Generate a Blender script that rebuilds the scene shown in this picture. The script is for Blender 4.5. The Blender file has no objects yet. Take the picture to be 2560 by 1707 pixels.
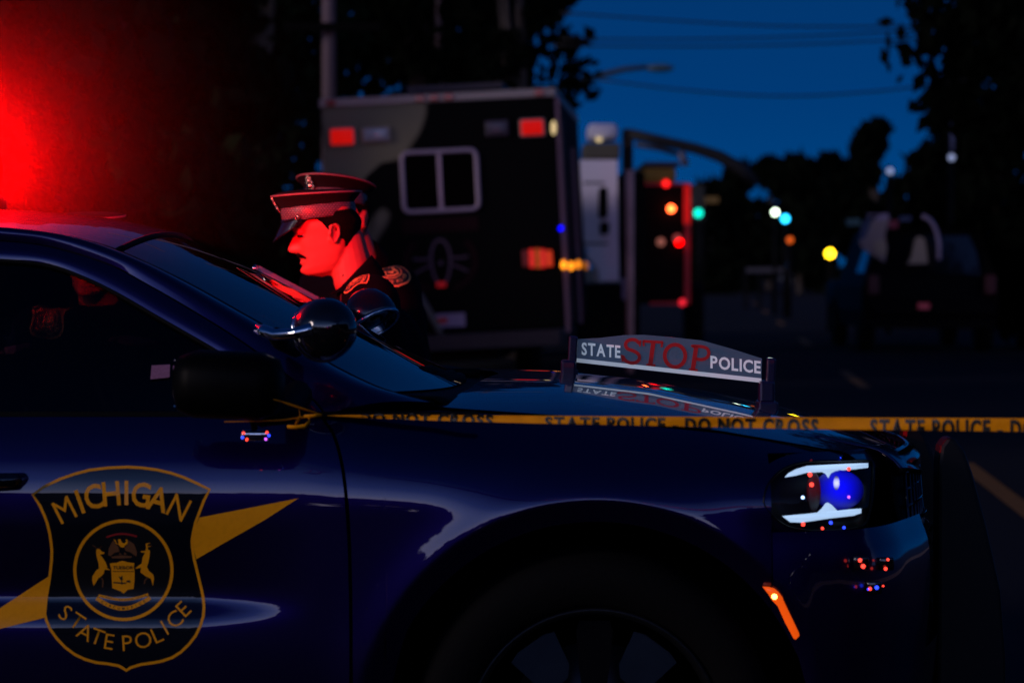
import bpy, bmesh, math, random
from mathutils import Vector, Matrix, Euler
from mathutils.bvhtree import BVHTree
from mathutils.geometry import tessellate_polygon
random.seed(7)
R = math.radians
sc = bpy.context.scene
col = sc.collection
# ------------------------------------------------------------------ camera
F = 6630.0                      # focal length in photo pixels (2560 wide)
CH = 1.274                      # eye height
TILT = math.atan(193.5 / F)
cam_d = bpy.data.cameras.new('camera'); cam = bpy.data.objects.new('camera', cam_d); col.objects.link(cam)
cam.location = (0, 0, CH); cam.rotation_euler = (R(90) - TILT, 0, 0)
cam_d.sensor_width = 36; cam_d.lens = F / 2560 * 36; cam_d.clip_start = 0.1; cam_d.clip_end = 3000
cam_d.dof.use_dof = True; cam_d.dof.focus_distance = 6.0; cam_d.dof.aperture_fstop = 4.4
cam_d.dof.aperture_blades = 0
sc.camera = cam
# ------------------------------------------------------------------ world: dusk, afterglow behind the photographer
w = bpy.data.worlds.new('World'); sc.world = w; w.use_nodes = True
nt = w.node_tree; nt.nodes.clear()
N = nt.nodes.new; L = nt.links.new
out = N('ShaderNodeOutputWorld'); add = N('ShaderNodeAddShader'); bg = N('ShaderNodeBackground'); bg2 = N('ShaderNodeBackground')
sky = N('ShaderNodeTexSky'); sky.sky_type = 'NISHITA'; sky.sun_disc = False
sky.sun_elevation = R(-3.0); sky.sun_rotation = R(240)
bg2.inputs['Strength'].default_value = 0.05
tint = N('ShaderNodeMix'); tint.data_type = 'RGBA'; tint.blend_type = 'MULTIPLY'; tint.inputs['Factor'].default_value = 1
tint.inputs['B'].default_value = (0.25, 0.6, 1, 1)
L(sky.outputs[0], tint.inputs['A']); L(tint.outputs['Result'], bg2.inputs['Color'])
tc = N('ShaderNodeTexCoord'); sep = N('ShaderNodeSeparateXYZ'); L(tc.outputs['Generated'], sep.inputs[0])
def ramp(stops, src):
    r = N('ShaderNodeValToRGB'); e = r.color_ramp.elements
    while len(e) > 1: e.remove(e[-1])
    e[0].position = stops[0][0]; e[0].color = (*stops[0][1], 1)
    for p, c in stops[1:]:
        k = e.new(p); k.color = (*c, 1)
    L(src, r.inputs[0]); return r
base = ramp([(0.0, (0, .062, .235)), (.06, (0, .042, .180)), (.16, (0, .026, .120)), (.45, (0, .012, .070)), (1, (0, .006, .040))], sep.outputs['Z'])
elev = ramp([(0.0, (1.35, 1.12, 1.30)), (.10, (1.08, .96, 1.26)), (.20, (.45, .55, 1.05)), (.32, (.12, .20, .50)), (.55, (.005, .01, .04)), (1, (0, 0, 0))], sep.outputs['Z'])
# azimuth factor: 1 behind the camera (-Y), 0 in front
azi = N('ShaderNodeMapRange'); azi.interpolation_type = 'SMOOTHSTEP'
azi.inputs['From Min'].default_value = 0.25; azi.inputs['From Max'].default_value = -1.0
L(sep.outputs['Y'], azi.inputs['Value'])
glow = N('ShaderNodeMix'); glow.data_type = 'RGBA'; glow.blend_type = 'MIX'; glow.inputs['A'].default_value = (0, 0, 0, 1)
L(azi.outputs[0], glow.inputs['Factor']); L(elev.outputs[0], glow.inputs['B'])
sm = N('ShaderNodeMix'); sm.data_type = 'RGBA'; sm.blend_type = 'ADD'; sm.inputs['Factor'].default_value = 1
L(base.outputs[0], sm.inputs['A']); L(glow.outputs['Result'], sm.inputs['B']); L(sm.outputs['Result'], bg.inputs['Color'])
bg.inputs['Strength'].default_value = 1.0
SUN_AZ, SUN_EL = R(60), R(15)      # afterglow from behind, left of the photographer
sd = bpy.data.lights.new('sun', 'SUN'); sd.energy = .75; sd.angle = R(16); sd.color = (1, .80, .80)
so_ = bpy.data.objects.new('sun', sd); col.objects.link(so_)
from_ = Vector((-math.sin(SUN_AZ) * math.cos(SUN_EL), -math.cos(SUN_AZ) * math.cos(SUN_EL), math.sin(SUN_EL)))
so_.rotation_euler = from_.to_track_quat('Z', 'Y').to_euler()
L(bg.outputs[0], add.inputs[0]); L(bg2.outputs[0], add.inputs[1]); L(add.outputs[0], out.inputs['Surface'])
sc.view_settings.view_transform = 'Standard'; sc.view_settings.look = 'None'
sc.view_settings.exposure = 0; sc.view_settings.gamma = 1; sc.view_settings.use_curve_mapping = False
sc.cycles.use_denoising = True
sc.cycles.max_bounces = 6; sc.cycles.transparent_max_bounces = 16; sc.cycles.volume_bounces = 0
sc.cycles.sample_clamp_indirect = 3.0; sc.cycles.caustics_reflective = False; sc.cycles.caustics_refractive = False

# ------------------------------------------------------------------ pixel -> place helpers
ct, st = math.cos(TILT), math.sin(TILT)
def P(px, py, Y):
    dx = (px - 1280) / F; dz = (853.5 - py) / F
    v = Vector((dx, ct + dz * st, -st + dz * ct)); k = Y / v.y
    return Vector((v.x * k, Y, CH + v.z * k))
def G(px, py, z=0.0):
    v = P(px, py, 1.0) - Vector((0, 0, CH)); k = (z - CH) / v.z
    return Vector((v.x * k, v.y * k, z))
def interp(tab, x):
    if x <= tab[0][0]: return tab[0][1]
    for a, b in zip(tab, tab[1:]):
        if x <= b[0]:
            t = (x - a[0]) / (b[0] - a[0])
            if isinstance(a[1], tuple): return tuple(p + (q - p) * t for p, q in zip(a[1], b[1]))
            return a[1] + (b[1] - a[1]) * t
    return tab[-1][1]
def sinterp(tab, x):   # catmull-rom version
    n = len(tab)
    if x <= tab[0][0]: return tab[0][1]
    if x >= tab[-1][0]: return tab[-1][1]
    for i in range(n - 1):
        if x <= tab[i + 1][0]:
            x0, y0 = tab[i]; x1, y1 = tab[i + 1]; h = x1 - x0; t = (x - x0) / h
            m0 = (y1 - tab[max(i - 1, 0)][1]) / (x1 - tab[max(i - 1, 0)][0] + 1e-9)
            m1 = (tab[min(i + 2, n - 1)][1] - y0) / (tab[min(i + 2, n - 1)][0] - x0 + 1e-9)
            return (2*t**3-3*t*t+1)*y0 + (t**3-2*t*t+t)*h*m0 + (-2*t**3+3*t*t)*y1 + (t**3-t*t)*h*m1
def resample(pts, n):
    d = [0]
    for a, b in zip(pts, pts[1:]): d.append(d[-1] + math.dist(a, b))
    o = []
    for i in range(n):
        s = d[-1] * i / (n - 1)
        o.append(tuple(sinterp(list(zip(d, [p[k] for p in pts])), s) for k in range(len(pts[0]))))
    return o
# ------------------------------------------------------------------ materials
MATS = {}
def mat(name, color, rough=.6, metal=0., coat=0., emit=None, es=0., vary=0., scale=30., bump=0., spec=.5, sheen=0.):
    if name in MATS: return MATS[name]
    m = bpy.data.materials.new(name); m.use_nodes = True; t = m.node_tree; b = t.nodes['Principled BSDF']
    b.inputs['Base Color'].default_value = (*color, 1); b.inputs['Roughness'].default_value = rough
    b.inputs['Metallic'].default_value = metal; b.inputs['Coat Weight'].default_value = coat
    b.inputs['Coat Roughness'].default_value = .02; b.inputs['Coat IOR'].default_value = 1.7; b.inputs['Specular IOR Level'].default_value = spec
    if emit: b.inputs['Emission Color'].default_value = (*emit, 1); b.inputs['Emission Strength'].default_value = es
    if vary or bump:
        c = t.nodes.new('ShaderNodeTexCoord'); n = t.nodes.new('ShaderNodeTexNoise'); n.inputs['Scale'].default_value = scale
        n.inputs['Detail'].default_value = 5; t.links.new(c.outputs['Object'], n.inputs['Vector'])
        if vary:
            mr = t.nodes.new('ShaderNodeMapRange'); mr.inputs['To Min'].default_value = 1 - vary; mr.inputs['To Max'].default_value = 1 + vary
            mr.inputs['From Min'].default_value = .3; mr.inputs['From Max'].default_value = .7
            t.links.new(n.outputs[0], mr.inputs['Value'])
            mx = t.nodes.new('ShaderNodeVectorMath'); mx.operation = 'SCALE'; mx.inputs[0].default_value = color
            t.links.new(mr.outputs[0], mx.inputs['Scale']); t.links.new(mx.outputs[0], b.inputs['Base Color'])
        if bump:
            bp = t.nodes.new('ShaderNodeBump'); bp.inputs['Strength'].default_value = bump; bp.inputs['Distance'].default_value = .01
            t.links.new(n.outputs[0], bp.inputs['Height']); t.links.new(bp.outputs[0], b.inputs['Normal'])
    MATS[name] = m; return m
def glass(name, tint, ior=1.5, rough=.01, alpha_white=0):
    if name in MATS: return MATS[name]
    m = bpy.data.materials.new(name); m.use_nodes = True; t = m.node_tree; t.nodes.clear()
    o = t.nodes.new('ShaderNodeOutputMaterial'); mx = t.nodes.new('ShaderNodeMixShader'); lw = t.nodes.new('ShaderNodeLayerWeight'); pw = t.nodes.new('ShaderNodeMath'); fr = t.nodes.new('ShaderNodeMath')
    tr = t.nodes.new('ShaderNodeBsdfTransparent'); gl = t.nodes.new('ShaderNodeBsdfGlossy')
    pw.operation = 'POWER'; pw.inputs[1].default_value = 5; t.links.new(lw.outputs['Facing'], pw.inputs[0]); f0 = ((ior - 1) / (ior + 1)) ** 2; fr.operation = 'MULTIPLY_ADD'; fr.inputs[1].default_value = 1 - f0; fr.inputs[2].default_value = f0; t.links.new(pw.outputs[0], fr.inputs[0])
    tr.inputs['Color'].default_value = (*tint, 1); gl.inputs['Roughness'].default_value = rough
    t.links.new(fr.outputs[0], mx.inputs[0]); t.links.new(tr.outputs[0], mx.inputs[1]); t.links.new(gl.outputs[0], mx.inputs[2])
    t.links.new(mx.outputs[0], o.inputs['Surface']); MATS[name] = m; return m
def glow_mat(name, c, r_, col_, s):
    m = mat(name, (.01, .01, .01), .4, emit=col_, es=s); t = m.node_tree; b = t.nodes['Principled BSDF']
    tc_ = t.nodes.new('ShaderNodeTexCoord'); vm = t.nodes.new('ShaderNodeVectorMath'); vm.operation = 'DISTANCE'; vm.inputs[1].default_value = tuple(c); t.links.new(tc_.outputs['Object'], vm.inputs[0])
    mr = t.nodes.new('ShaderNodeMapRange'); mr.interpolation_type = 'SMOOTHSTEP'; mr.inputs['From Min'].default_value = 0; mr.inputs['From Max'].default_value = r_; mr.inputs['To Min'].default_value = s; mr.inputs['To Max'].default_value = s * .03
    t.links.new(vm.outputs['Value'], mr.inputs['Value']); t.links.new(mr.outputs[0], b.inputs['Emission Strength']); return m
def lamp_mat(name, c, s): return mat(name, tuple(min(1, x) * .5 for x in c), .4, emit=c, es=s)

PAINT = mat('blue_paint', (.013, .0045, .078), .33, metal=.9, coat=1., vary=.06, scale=600, spec=.3)
BLACK = mat('black_plastic', (.001, .001, .0012), .65, spec=.12)
GLOSSB = mat('gloss_black', (.004, .004, .005), .12, coat=.6)
RUB = mat('black_rubber', (.0015, .0015, .0015), .85, spec=.15, bump=.2, scale=80)
CHROME = mat('chrome', (.75, .77, .8), .06, metal=1)
GOLD = mat('gold_decal', (1., .38, .002), .55, coat=.12, spec=.15, vary=.05, scale=120)
GOLDDIM = mat('dim_gold_decal', (.16, .06, .015), .5, coat=.35)
REDDEC = mat('red_decal', (.35, .01, .01), .5)
NAVYDEC = mat('navy_decal', (.0008, .0016, .006), .4, coat=.8, spec=.1)
WGLASS = glass('windshield_glass', (.08, .09, .11), 3.0)
SGLASS = glass('window_glass', (.24, .22, .26), 1.5)
CLEAR = glass('clear_glass', (.96, .96, .98), 1.45)
CLOTH = mat('navy_wool', (.0016, .002, .006), .95, bump=.25, scale=250, spec=.08)
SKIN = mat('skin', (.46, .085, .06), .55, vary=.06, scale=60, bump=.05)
HAIR = mat('dark_hair', (.0022, .0014, .0012), .95, bump=.6, scale=400, spec=.1)

# ------------------------------------------------------------------ object helpers
def link(name, me, m=None, parent=None, smooth=True):
    o = bpy.data.objects.new(name, me); col.objects.link(o)
    if m is not None and not me.materials: me.materials.append(m)
    if parent is not None:
        o.parent = parent
        o.matrix_parent_inverse = parent.matrix_world.inverted() if parent.parent is None and parent.type != 'EMPTY' else parent.matrix_basis.inverted() if parent.type == 'EMPTY' else Matrix()
    if smooth and me.polygons: me.polygons.foreach_set('use_smooth', [True] * len(me.polygons))
    return o
def mesh(name, vs, fs, m=None, parent=None, smooth=False):
    me = bpy.data.meshes.new(name); me.from_pydata([tuple(v) for v in vs], [], fs); me.update()
    return link(name, me, m, parent, smooth)
def empty(name, loc, label=None, cat=None, group=None):
    o = bpy.data.objects.new(name, None); col.objects.link(o); o.location = loc; o.empty_display_size = .2
    o.matrix_basis = Matrix.Translation(loc)
    return tag(o, label, cat, group)
def tag(o, label=None, cat=None, group=None, kind=None):
    if label: o['label'] = label
    if cat: o['category'] = cat
    if group: o['group'] = group
    if kind: o['kind'] = kind
    return o
def copy_tree(o, loc=None, rotz=None, label=None, parent=None):
    c = o.copy(); col.objects.link(c)
    if parent is not None:
        mi = o.matrix_parent_inverse.copy(); c.parent = parent; c.matrix_parent_inverse = mi
    if loc is not None: c.location = loc
    if rotz is not None: c.rotation_euler = (0, 0, rotz)
    if label: c['label'] = label
    for ch in list(o.children): copy_tree(ch, parent=c)
    return c
def grid(name, rows, m=None, parent=None, smooth=True, thick=0., closed=False):
    """rows: list of equal-length point lists"""
    nr, nc = len(rows), len(rows[0]); vs = [p for r in rows for p in r]; fs = []
    for i in range(nr - 1):
        for j in range(nc - (0 if closed else 1)):
            k = (j + 1) % nc
            fs.append((i*nc+j, i*nc+k, (i+1)*nc+k, (i+1)*nc+j))
    o = mesh(name, vs, fs, m, parent, smooth)
    if thick:
        md = o.modifiers.new('solid', 'SOLIDIFY'); md.thickness = thick; md.offset = 0; md.use_rim = m is not PAINT
    return o
class MB:
    """collects closed shapes into ONE mesh"""
    def __init__(s): s.v = []; s.f = []
    def addm(s, vs, fs):
        n = len(s.v); s.v += [Vector(v) for v in vs]; s.f += [tuple(i + n for i in f) for f in fs]; return s
    def box(s, c, d, rot=None, bev=0.):
        bm = bmesh.new(); bmesh.ops.create_cube(bm, size=1); bmesh.ops.scale(bm, vec=d, verts=bm.verts)
        if bev: bmesh.ops.bevel(bm, geom=bm.edges[:], offset=bev, segments=2, affect='EDGES', profile=.5)
        M = Matrix.Translation(c) @ (Euler(rot).to_matrix().to_4x4() if rot else Matrix())
        bm.transform(M); bm.verts.index_update()
        s.addm([v.co.copy() for v in bm.verts], [[v.index for v in f.verts] for f in bm.faces]); bm.free(); return s
    def tube(s, pts, rad, seg=10, caps=True):
        pts = [Vector(p) for p in pts]; n = len(pts); rad = rad if isinstance(rad, (list, tuple)) else [rad] * n
        vs = []; fs = []; up = Vector((0, 0, 1)); prev = None
        for i, p in enumerate(pts):
            t = (pts[min(i+1, n-1)] - pts[max(i-1, 0)]).normalized()
            a = prev if prev is not None else (up if abs(t.z) < .9 else Vector((1, 0, 0)))
            x = (a - t * a.dot(t)).normalized(); y = t.cross(x); prev = x
            for k in range(seg):
                an = 2*math.pi*k/seg; vs.append(p + (x*math.cos(an) + y*math.sin(an)) * rad[i])
        for i in range(n-1):
            for k in range(seg):
                l = (k+1) % seg; fs.append((i*seg+k, i*seg+l, (i+1)*seg+l, (i+1)*seg+k))
        if caps: fs.append(tuple(reversed(range(seg)))); fs.append(tuple((n-1)*seg + k for k in range(seg)))
        return s.addm(vs, fs)
    def ball(s, c, r, seg=16, rings=10, M=None):
        r = r if isinstance(r, (tuple, list)) else (r, r, r); vs = []; fs = []
        c = Vector(c)
        for i in range(rings + 1):
            th = math.pi * i / rings
            for k in range(seg):
                ph = 2*math.pi*k/seg
                q = Vector((r[0]*math.sin(th)*math.cos(ph), r[1]*math.sin(th)*math.sin(ph), r[2]*math.cos(th)))
                vs.append(c + (M @ q if M else q))
        for i in range(rings):
            for k in range(seg):
                l = (k+1) % seg; fs.append((i*seg+k, (i+1)*seg+k, (i+1)*seg+l, i*seg+l))
        return s.addm(vs, fs)
    def capsule(s, a, ra, b, rb, seg=16):
        a = Vector(a); b = Vector(b); d = (b - a); t = d.normalized(); up = Vector((0, 0, 1)) if abs(t.z) < .9 else Vector((1, 0, 0))
        x = (up - t*up.dot(t)).normalized(); y = t.cross(x); prof = []
        for i in range(7): th = math.pi/2*i/6; prof.append((a - t*ra*math.cos(th), ra*math.sin(th)))
        for i in range(7): th = math.pi/2*i/6; prof.append((b + t*rb*math.sin(th), rb*math.cos(th)))
        vs = []; fs = []
        for c, r in prof:
            for k in range(seg):
                an = 2*math.pi*k/seg; vs.append(c + (x*math.cos(an) + y*math.sin(an)) * max(r, 1e-5))
        for i in range(len(prof)-1):
            for k in range(seg):
                l = (k+1) % seg; fs.append((i*seg+k, i*seg+l, (i+1)*seg+l, (i+1)*seg+k))
        return s.addm(vs, fs)
    def lathe(s, prof, c, axis, seg=32, close=False):
        """prof: (r, h) along axis"""
        c = Vector(c); t = Vector(axis).normalized(); up = Vector((0, 0, 1)) if abs(t.z) < .9 else Vector((1, 0, 0))
        x = (up - t*up.dot(t)).normalized(); y = t.cross(x); vs = []; fs = []; n = len(prof)
        for r, h in prof:
            for k in range(seg):
                an = 2*math.pi*k/seg; vs.append(c + t*h + (x*math.cos(an) + y*math.sin(an)) * max(r, 1e-5))
        for i in range(n-1 if not close else n):
            for k in range(seg):
                l = (k+1) % seg; j = (i+1) % n; fs.append((i*seg+k, i*seg+l, j*seg+l, j*seg+k))
        return s.addm(vs, fs)
    def prism(s, poly, thick, fn):
        """poly 2D list, fn(u,v,w)->Vector; thickness along w"""
        n = len(poly); vs = [fn(u, v, 0) for u, v in poly] + [fn(u, v, thick) for u, v in poly]
        tri = tessellate_polygon([[Vector((u, v, 0)) for u, v in poly]])
        fs = [tuple(t) for t in tri] + [tuple(i + n for i in reversed(t)) for t in tri]
        fs += [(i, (i+1) % n, n + (i+1) % n, n + i) for i in range(n)]
        return s.addm(vs, fs)
    def build(s, name, m=None, parent=None, smooth=False):
        o = mesh(name, s.v, s.f, m, parent, smooth); fix(o); return o
def fix(o):
    bm = bmesh.new(); bm.from_mesh(o.data); bmesh.ops.recalc_face_normals(bm, faces=bm.faces); bm.to_mesh(o.data); bm.free()
def realize(o):
    dg = bpy.context.evaluated_depsgraph_get(); me = bpy.data.meshes.new_from_object(o.evaluated_get(dg))
    o.modifiers.clear(); old = o.data; o.data = me; bpy.data.meshes.remove(old); return o
def remesh(o, vox, smooth_it=3):
    md = o.modifiers.new('r', 'REMESH'); md.mode = 'VOXEL'; md.voxel_size = vox; md.use_smooth_shade = True
    if smooth_it:
        ms = o.modifiers.new('s', 'SMOOTH'); ms.factor = .5; ms.iterations = smooth_it
    m = o.data.materials[0] if o.data.materials else None
    realize(o)
    if m and not o.data.materials: o.data.materials.append(m)
    return o
# ------------------------------------------------------------------ flat print helpers
GLY = {}
def glyph(ch, off=0.):
    k = (ch, off)
    if k in GLY: return GLY[k]
    c = bpy.data.curves.new('t', 'FONT'); c.body = ch; c.size = 1; c.offset = off; c.resolution_u = 3
    o = bpy.data.objects.new('t', c); col.objects.link(o)
    dg = bpy.context.evaluated_depsgraph_get(); me = bpy.data.meshes.new_from_object(o.evaluated_get(dg))
    vs = [(v.co.x, v.co.y) for v in me.vertices]; fs = [tuple(p.vertices) for p in me.polygons]
    bpy.data.objects.remove(o); bpy.data.meshes.remove(me)
    if vs:
        x0 = min(v[0] for v in vs); x1 = max(v[0] for v in vs)
        vs = [(x - x0, y) for x, y in vs]; wd = x1 - x0
    else: wd = .25
    GLY[k] = (vs, fs, wd); return GLY[k]
CAPH = None
def caph():
    global CAPH
    if CAPH is None: CAPH = max(y for x, y in glyph('H')[0])
    return CAPH
class D2:
    """2D print collector: points (u,v), v up"""
    def __init__(s): s.v = []; s.f = []
    def addm(s, vs, fs):
        n = len(s.v); s.v += list(vs); s.f += [tuple(i + n for i in f) for f in fs]; return s
    def poly(s, pts):
        tri = tessellate_polygon([[Vector((u, v, 0)) for u, v in pts]]); return s.addm(pts, [tuple(t) for t in tri])
    def stroke(s, pts, wd, closed=False):
        n = len(pts); L_ = []; R_ = []
        for i in range(n):
            a = pts[(i-1) % n] if closed or i > 0 else pts[i]; b = pts[(i+1) % n] if closed or i < n-1 else pts[i]
            dx, dy = b[0]-a[0], b[1]-a[1]; l = math.hypot(dx, dy) or 1
            nx, ny = -dy/l*wd/2, dx/l*wd/2; x, y = pts[i]; L_.append((x+nx, y+ny)); R_.append((x-nx, y-ny))
        fs = []
        for i in range(n if closed else n-1):
            j = (i+1) % n; fs.append((i, j, n+j, n+i))
        return s.addm(L_ + R_, fs)
    def char(s, ch, cx, cy, h, rot=0., off=0., sx=1.):
        vs, fs, wd = glyph(ch, off)
        if not vs: return s
        k = h / caph(); c, sn = math.cos(R(rot)), math.sin(R(rot)); o = []
        for x, y in vs:
            a = (x - wd/2) * k * sx; b = y * k - h/2; o.append((cx + a*c - b*sn, cy + a*sn + b*c))
        return s.addm(o, fs)
    def text(s, t, x0, x1, yb, h, off=0., gap=.09):
        """fits text between x0..x1, baseline yb"""
        tot = sum(glyph(c, off)[2] for c in t) + gap*(len(t)-1); k = (x1-x0)/tot; x = x0; hk = h/caph()
        for c in t:
            vs, fs, wd = glyph(c, off)
            if vs: s.addm([(x + a*k, yb + b*hk) for a, b in vs], fs)
            x += (wd + gap) * k
        return s
    def obj(s, name, fn, m, parent=None, refine=0, smooth=True, maxlen=None):
        me = bpy.data.meshes.new(name); me.from_pydata([(u, v, 0) for u, v in s.v], [], s.f)
        if maxlen:
            bm = bmesh.new(); bm.from_mesh(me); bmesh.ops.triangulate(bm, faces=bm.faces)
            for _ in range(6):
                es = [e for e in bm.edges if e.calc_length() > maxlen]
                if not es: break
                bmesh.ops.subdivide_edges(bm, edges=es, cuts=1); bmesh.ops.triangulate(bm, faces=[f for f in bm.faces if len(f.verts) > 3])
            bm.to_mesh(me); bm.free()
        for v in me.vertices: v.co = fn(v.co.x, v.co.y)
        me.update(); return link(name, me, m, parent, smooth)
# ================================================================== POLICE CAR
Y0 = 5.1; HW = .95; YC = Y0 + HW
WX, WZ, WR = .1615, .355, .423
car = empty('police_car', (-1.4, YC, 0), 'blue state police patrol car with gold shield decal on its front door', 'police car')
PLAN = [(.0, 0), (.45, 0), (.55, .012), (.62, .035), (.68, .075), (.73, .14), (.785, .26), (.85, .43), (.91, .68), (.93, .95)]
def plan(X): return interp(PLAN, X)
PATHN = resample([(.45, 0), (.55, .012), (.62, .035), (.68, .075), (.73, .14), (.785, .26), (.85, .43), (.91, .68), (.93, .95)], 46)
def ze(X): return interp([(-4, .978), (-.4, .978), (-.15, .988), (.0, .978), (.2, .964), (.41, .942), (.55, .918), (.7, .890), (1, .86)], X)
def amp(X): return interp([(-4, .06), (-.4, .06), (-.1, .12), (1, .13)], X)
def B(X, Z):
    i = amp(X) * max(0, (Z - .79) / (ze(X) - .79)) ** 2.2
    if Z > ze(X): i = amp(X) + (Z - ze(X)) * 1.2
    sc_ = interp([(-4, 1), (-.62, 1), (-.38, 0), (1, 0)], X)
    i += sc_ * sinterp([(.2, .0), (.50, .0), (.565, .001), (.590, .006), (.622, .021), (.65, .023), (.70, .014), (.77, .001), (.80, 0), (2, 0)], Z)
    if Z < .55: i += (.55 - Z) ** 2 * .45
    r = math.hypot(X - WX, Z - WZ); Rc = WR + .042
    if r < Rc: i += (Rc - r) * .55 - .012
    else: i -= .012 * math.exp(-((r - Rc) / .05) ** 1.5) * (1 if Z < .9 else 0)
    r2 = math.hypot(X + 2.89, Z - WZ)
    if r2 < Rc: i += (Rc - r2) * .55 - .012
    elif Z < .9: i -= .012 * math.exp(-((r2 - Rc) / .05) ** 1.5)
    return i + plan(X)
def S(px, py, off=0.):
    Y = Y0
    for _ in range(8):
        p = P(px, py, Y); Y = Y0 + B(p.x, p.z) - off
    return P(px, py, Y)
def GH(px, py, off=0.):          # greenhouse side plane
    Y = Y0 + .1
    for _ in range(8):
        p = P(px, py, Y); Y = Y0 + .06 + max(-.05, p.z - .98) * .6 - off
    return P(px, py, Y)
def mir(o, name=None):           # far-side twin mirrored about the centre line
    c = o.copy(); me = o.data.copy(); c.data = me; col.objects.link(c)
    for v in me.vertices: v.co.y = 2 * YC - v.co.y
    bm = bmesh.new(); bm.from_mesh(me); bmesh.ops.reverse_faces(bm, faces=bm.faces); bm.to_mesh(me); bm.free()
    for ch in list(o.children):
        d = mir(ch); d.parent = c
    return c
def side(X, Z, off=0.): return Vector((X, Y0 + B(X, Z) - off, Z))

# -- door / fender seam as pixel curve -> X(Z)
seam_px = [(800, 1036), (835, 1090), (858, 1180), (870, 1300), (876, 1450), (878, 1650), (878, 1800)]
seamZ = sorted([(S(*p).z, S(*p).x) for p in seam_px] + [(.2, S(878, 1800).x)])
def seamX(z): return sinterp(seamZ, z)
def zs_(a, b, n): return [a + (b - a) * i / (n - 1) for i in range(n)]
rows = []
XR = -1.28; G_ = .0035
for z in zs_(.24, .978, 90):
    rows.append([side(XR + .004 + (seamX(z) - G_ - XR - .004) * i / 60, z) for i in range(61)])
fd = grid('front_door', rows, PAINT, car, thick=.004)
rows = []
for z in zs_(.24, .978, 40):
    x0 = -2.42 if z > .62 else -2.42 + .1 * (.62 - z) / .3
    rows.append([side(x0 + (XR - .004 - x0) * i / 30, z) for i in range(31)])
rd = grid('rear_door', rows, PAINT, car, thick=.004)
# quarter panel and tail (outside the picture)
rows = []
xs = [-2.43 - 1.6 * i / 60 for i in range(61)]
for k in range(26):
    r = []
    for X in xs:
        zb = .3
        d = X + 2.89
        if abs(d) < WR: zb = WZ + math.sqrt(max(0, WR*WR - d*d))
        zt = interp([(-4.1, .98), (-3.6, 1.03), (-2.43, .985)], X)
        z = zb + (zt - zb) * k / 25; p = side(X, min(z, 1.0)); p.z = z
        p.y += max(0, (-3.6 - X)) ** 2 * .5
        r.append(p)
    rows.append(r)
qp = grid('quarter_panel', rows, PAINT, car, thick=.004)
# -- fender
XF = .50
xs = []
n = 34
for i in range(n): xs.append(None)
cols = []
def fcol(X):
    d = X - WX
    if abs(d) < WR: zb = WZ + math.sqrt(WR*WR - d*d)
    else: zb = .24
    return zb
Xl = sorted(set([round(-.36 + i * .012, 4) for i in range(9)] + [WX - WR * math.cos(math.pi * i / 70) for i in range(0, 60)] + [WX - WR - .002]))
Xl = [x for x in Xl if x <= .50] + [.50]
for X in Xl:
    c = []; zb = fcol(X)
    for k in range(61):
        z = zb + (ze(X) - .003 - zb) * k / 60
        sx = seamX(z) + G_
        x = X if X > -.2 else sx + (X + .36) / .16 * (-.2 - sx)
        c.append(side(x, z))
    cols.append(c)
fe = grid('fender', cols, PAINT, car, thick=.004)
# strip of the fender above the headlight
cols = []
for X in zs_(.50, .715, 24):
    c = []
    for k in range(16):
        z = .902 - .02 * max(0, X - .55) + (max(ze(X), .906) - .003 - .902) * k / 15
        c.append(side(X, z))
    cols.append(c)
mesh_o = grid('headlight_surround', cols, PAINT, car, thick=.004)
# -- hood
def hz(X, t):
    c = interp([(-.3, 1.026), (-.1, 1.034), (.1, 1.030), (.3, 1.008), (.5, .972), (.65, .940), (.8, .90), (.88, .87), (.93, .835)], X)
    e = ze(X) + .002
    u = min(1, max(0, (t - amp(X)) / (HW - amp(X))))
    bulge = .0 * (1 / (1 + math.exp(-(t - .38) / .035)))
    return e + (c - .010 - e) * (1 - (1 - u) ** 3.0) + bulge
def hoodfront(t):
    return interp([(t_, x_) for x_, t_ in PATHN], max(t, .0)) - .012
rows = []
HT = [.125 + (HW - .125) * (i / 34) ** 1.15 for i in range(35)]
HTT = HT + [2*HW - t for t in reversed(HT[:-1])]
for t in HTT:
    tt = min(t, 2*HW - t); r = []
    xr = interp([(.12, -.20), (.2, -.13), (.4, -.09), (.95, -.03)], tt); xf = max(hoodfront(tt), .66)
    for i in range(61):
        u = i / 60; X = xr + (xf - xr) * u; a = max(tt, amp(X) + .002 if tt < .2 else tt)
        roll = -.030 * max(0, (X - (xf - .06)) / .06) ** 2
        r.append(Vector((X, Y0 + (t if t < HW else t) + (plan(X) * .6 if tt < .3 else 0) * (1 if t < HW else -1), hz(X, tt) + roll)))
    rows.append(r)
hood = grid('hood', rows, PAINT, car, thick=.004)
# dark inner body right behind the gaps
rows = []
for z in zs_(.26, .97, 24):
    rows.append([side(-3.9 + 4.3 * i / 120, z, -.03) if True else None for i in range(121)])
def inner_ok(p): return math.hypot(p.x - WX, p.z - WZ) > WR + .01 and math.hypot(p.x + 2.89, p.z - WZ) > WR + .01
vs = [p for r in rows for p in r]; fs = []
for i in range(23):
    for j in range(120):
        q = (i*121+j, i*121+j+1, (i+1)*121+j+1, (i+1)*121+j)
        if all(inner_ok(vs[k]) for k in q): fs.append(q)
ib = mesh('inner_panel', vs, fs, BLACK, car)
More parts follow.
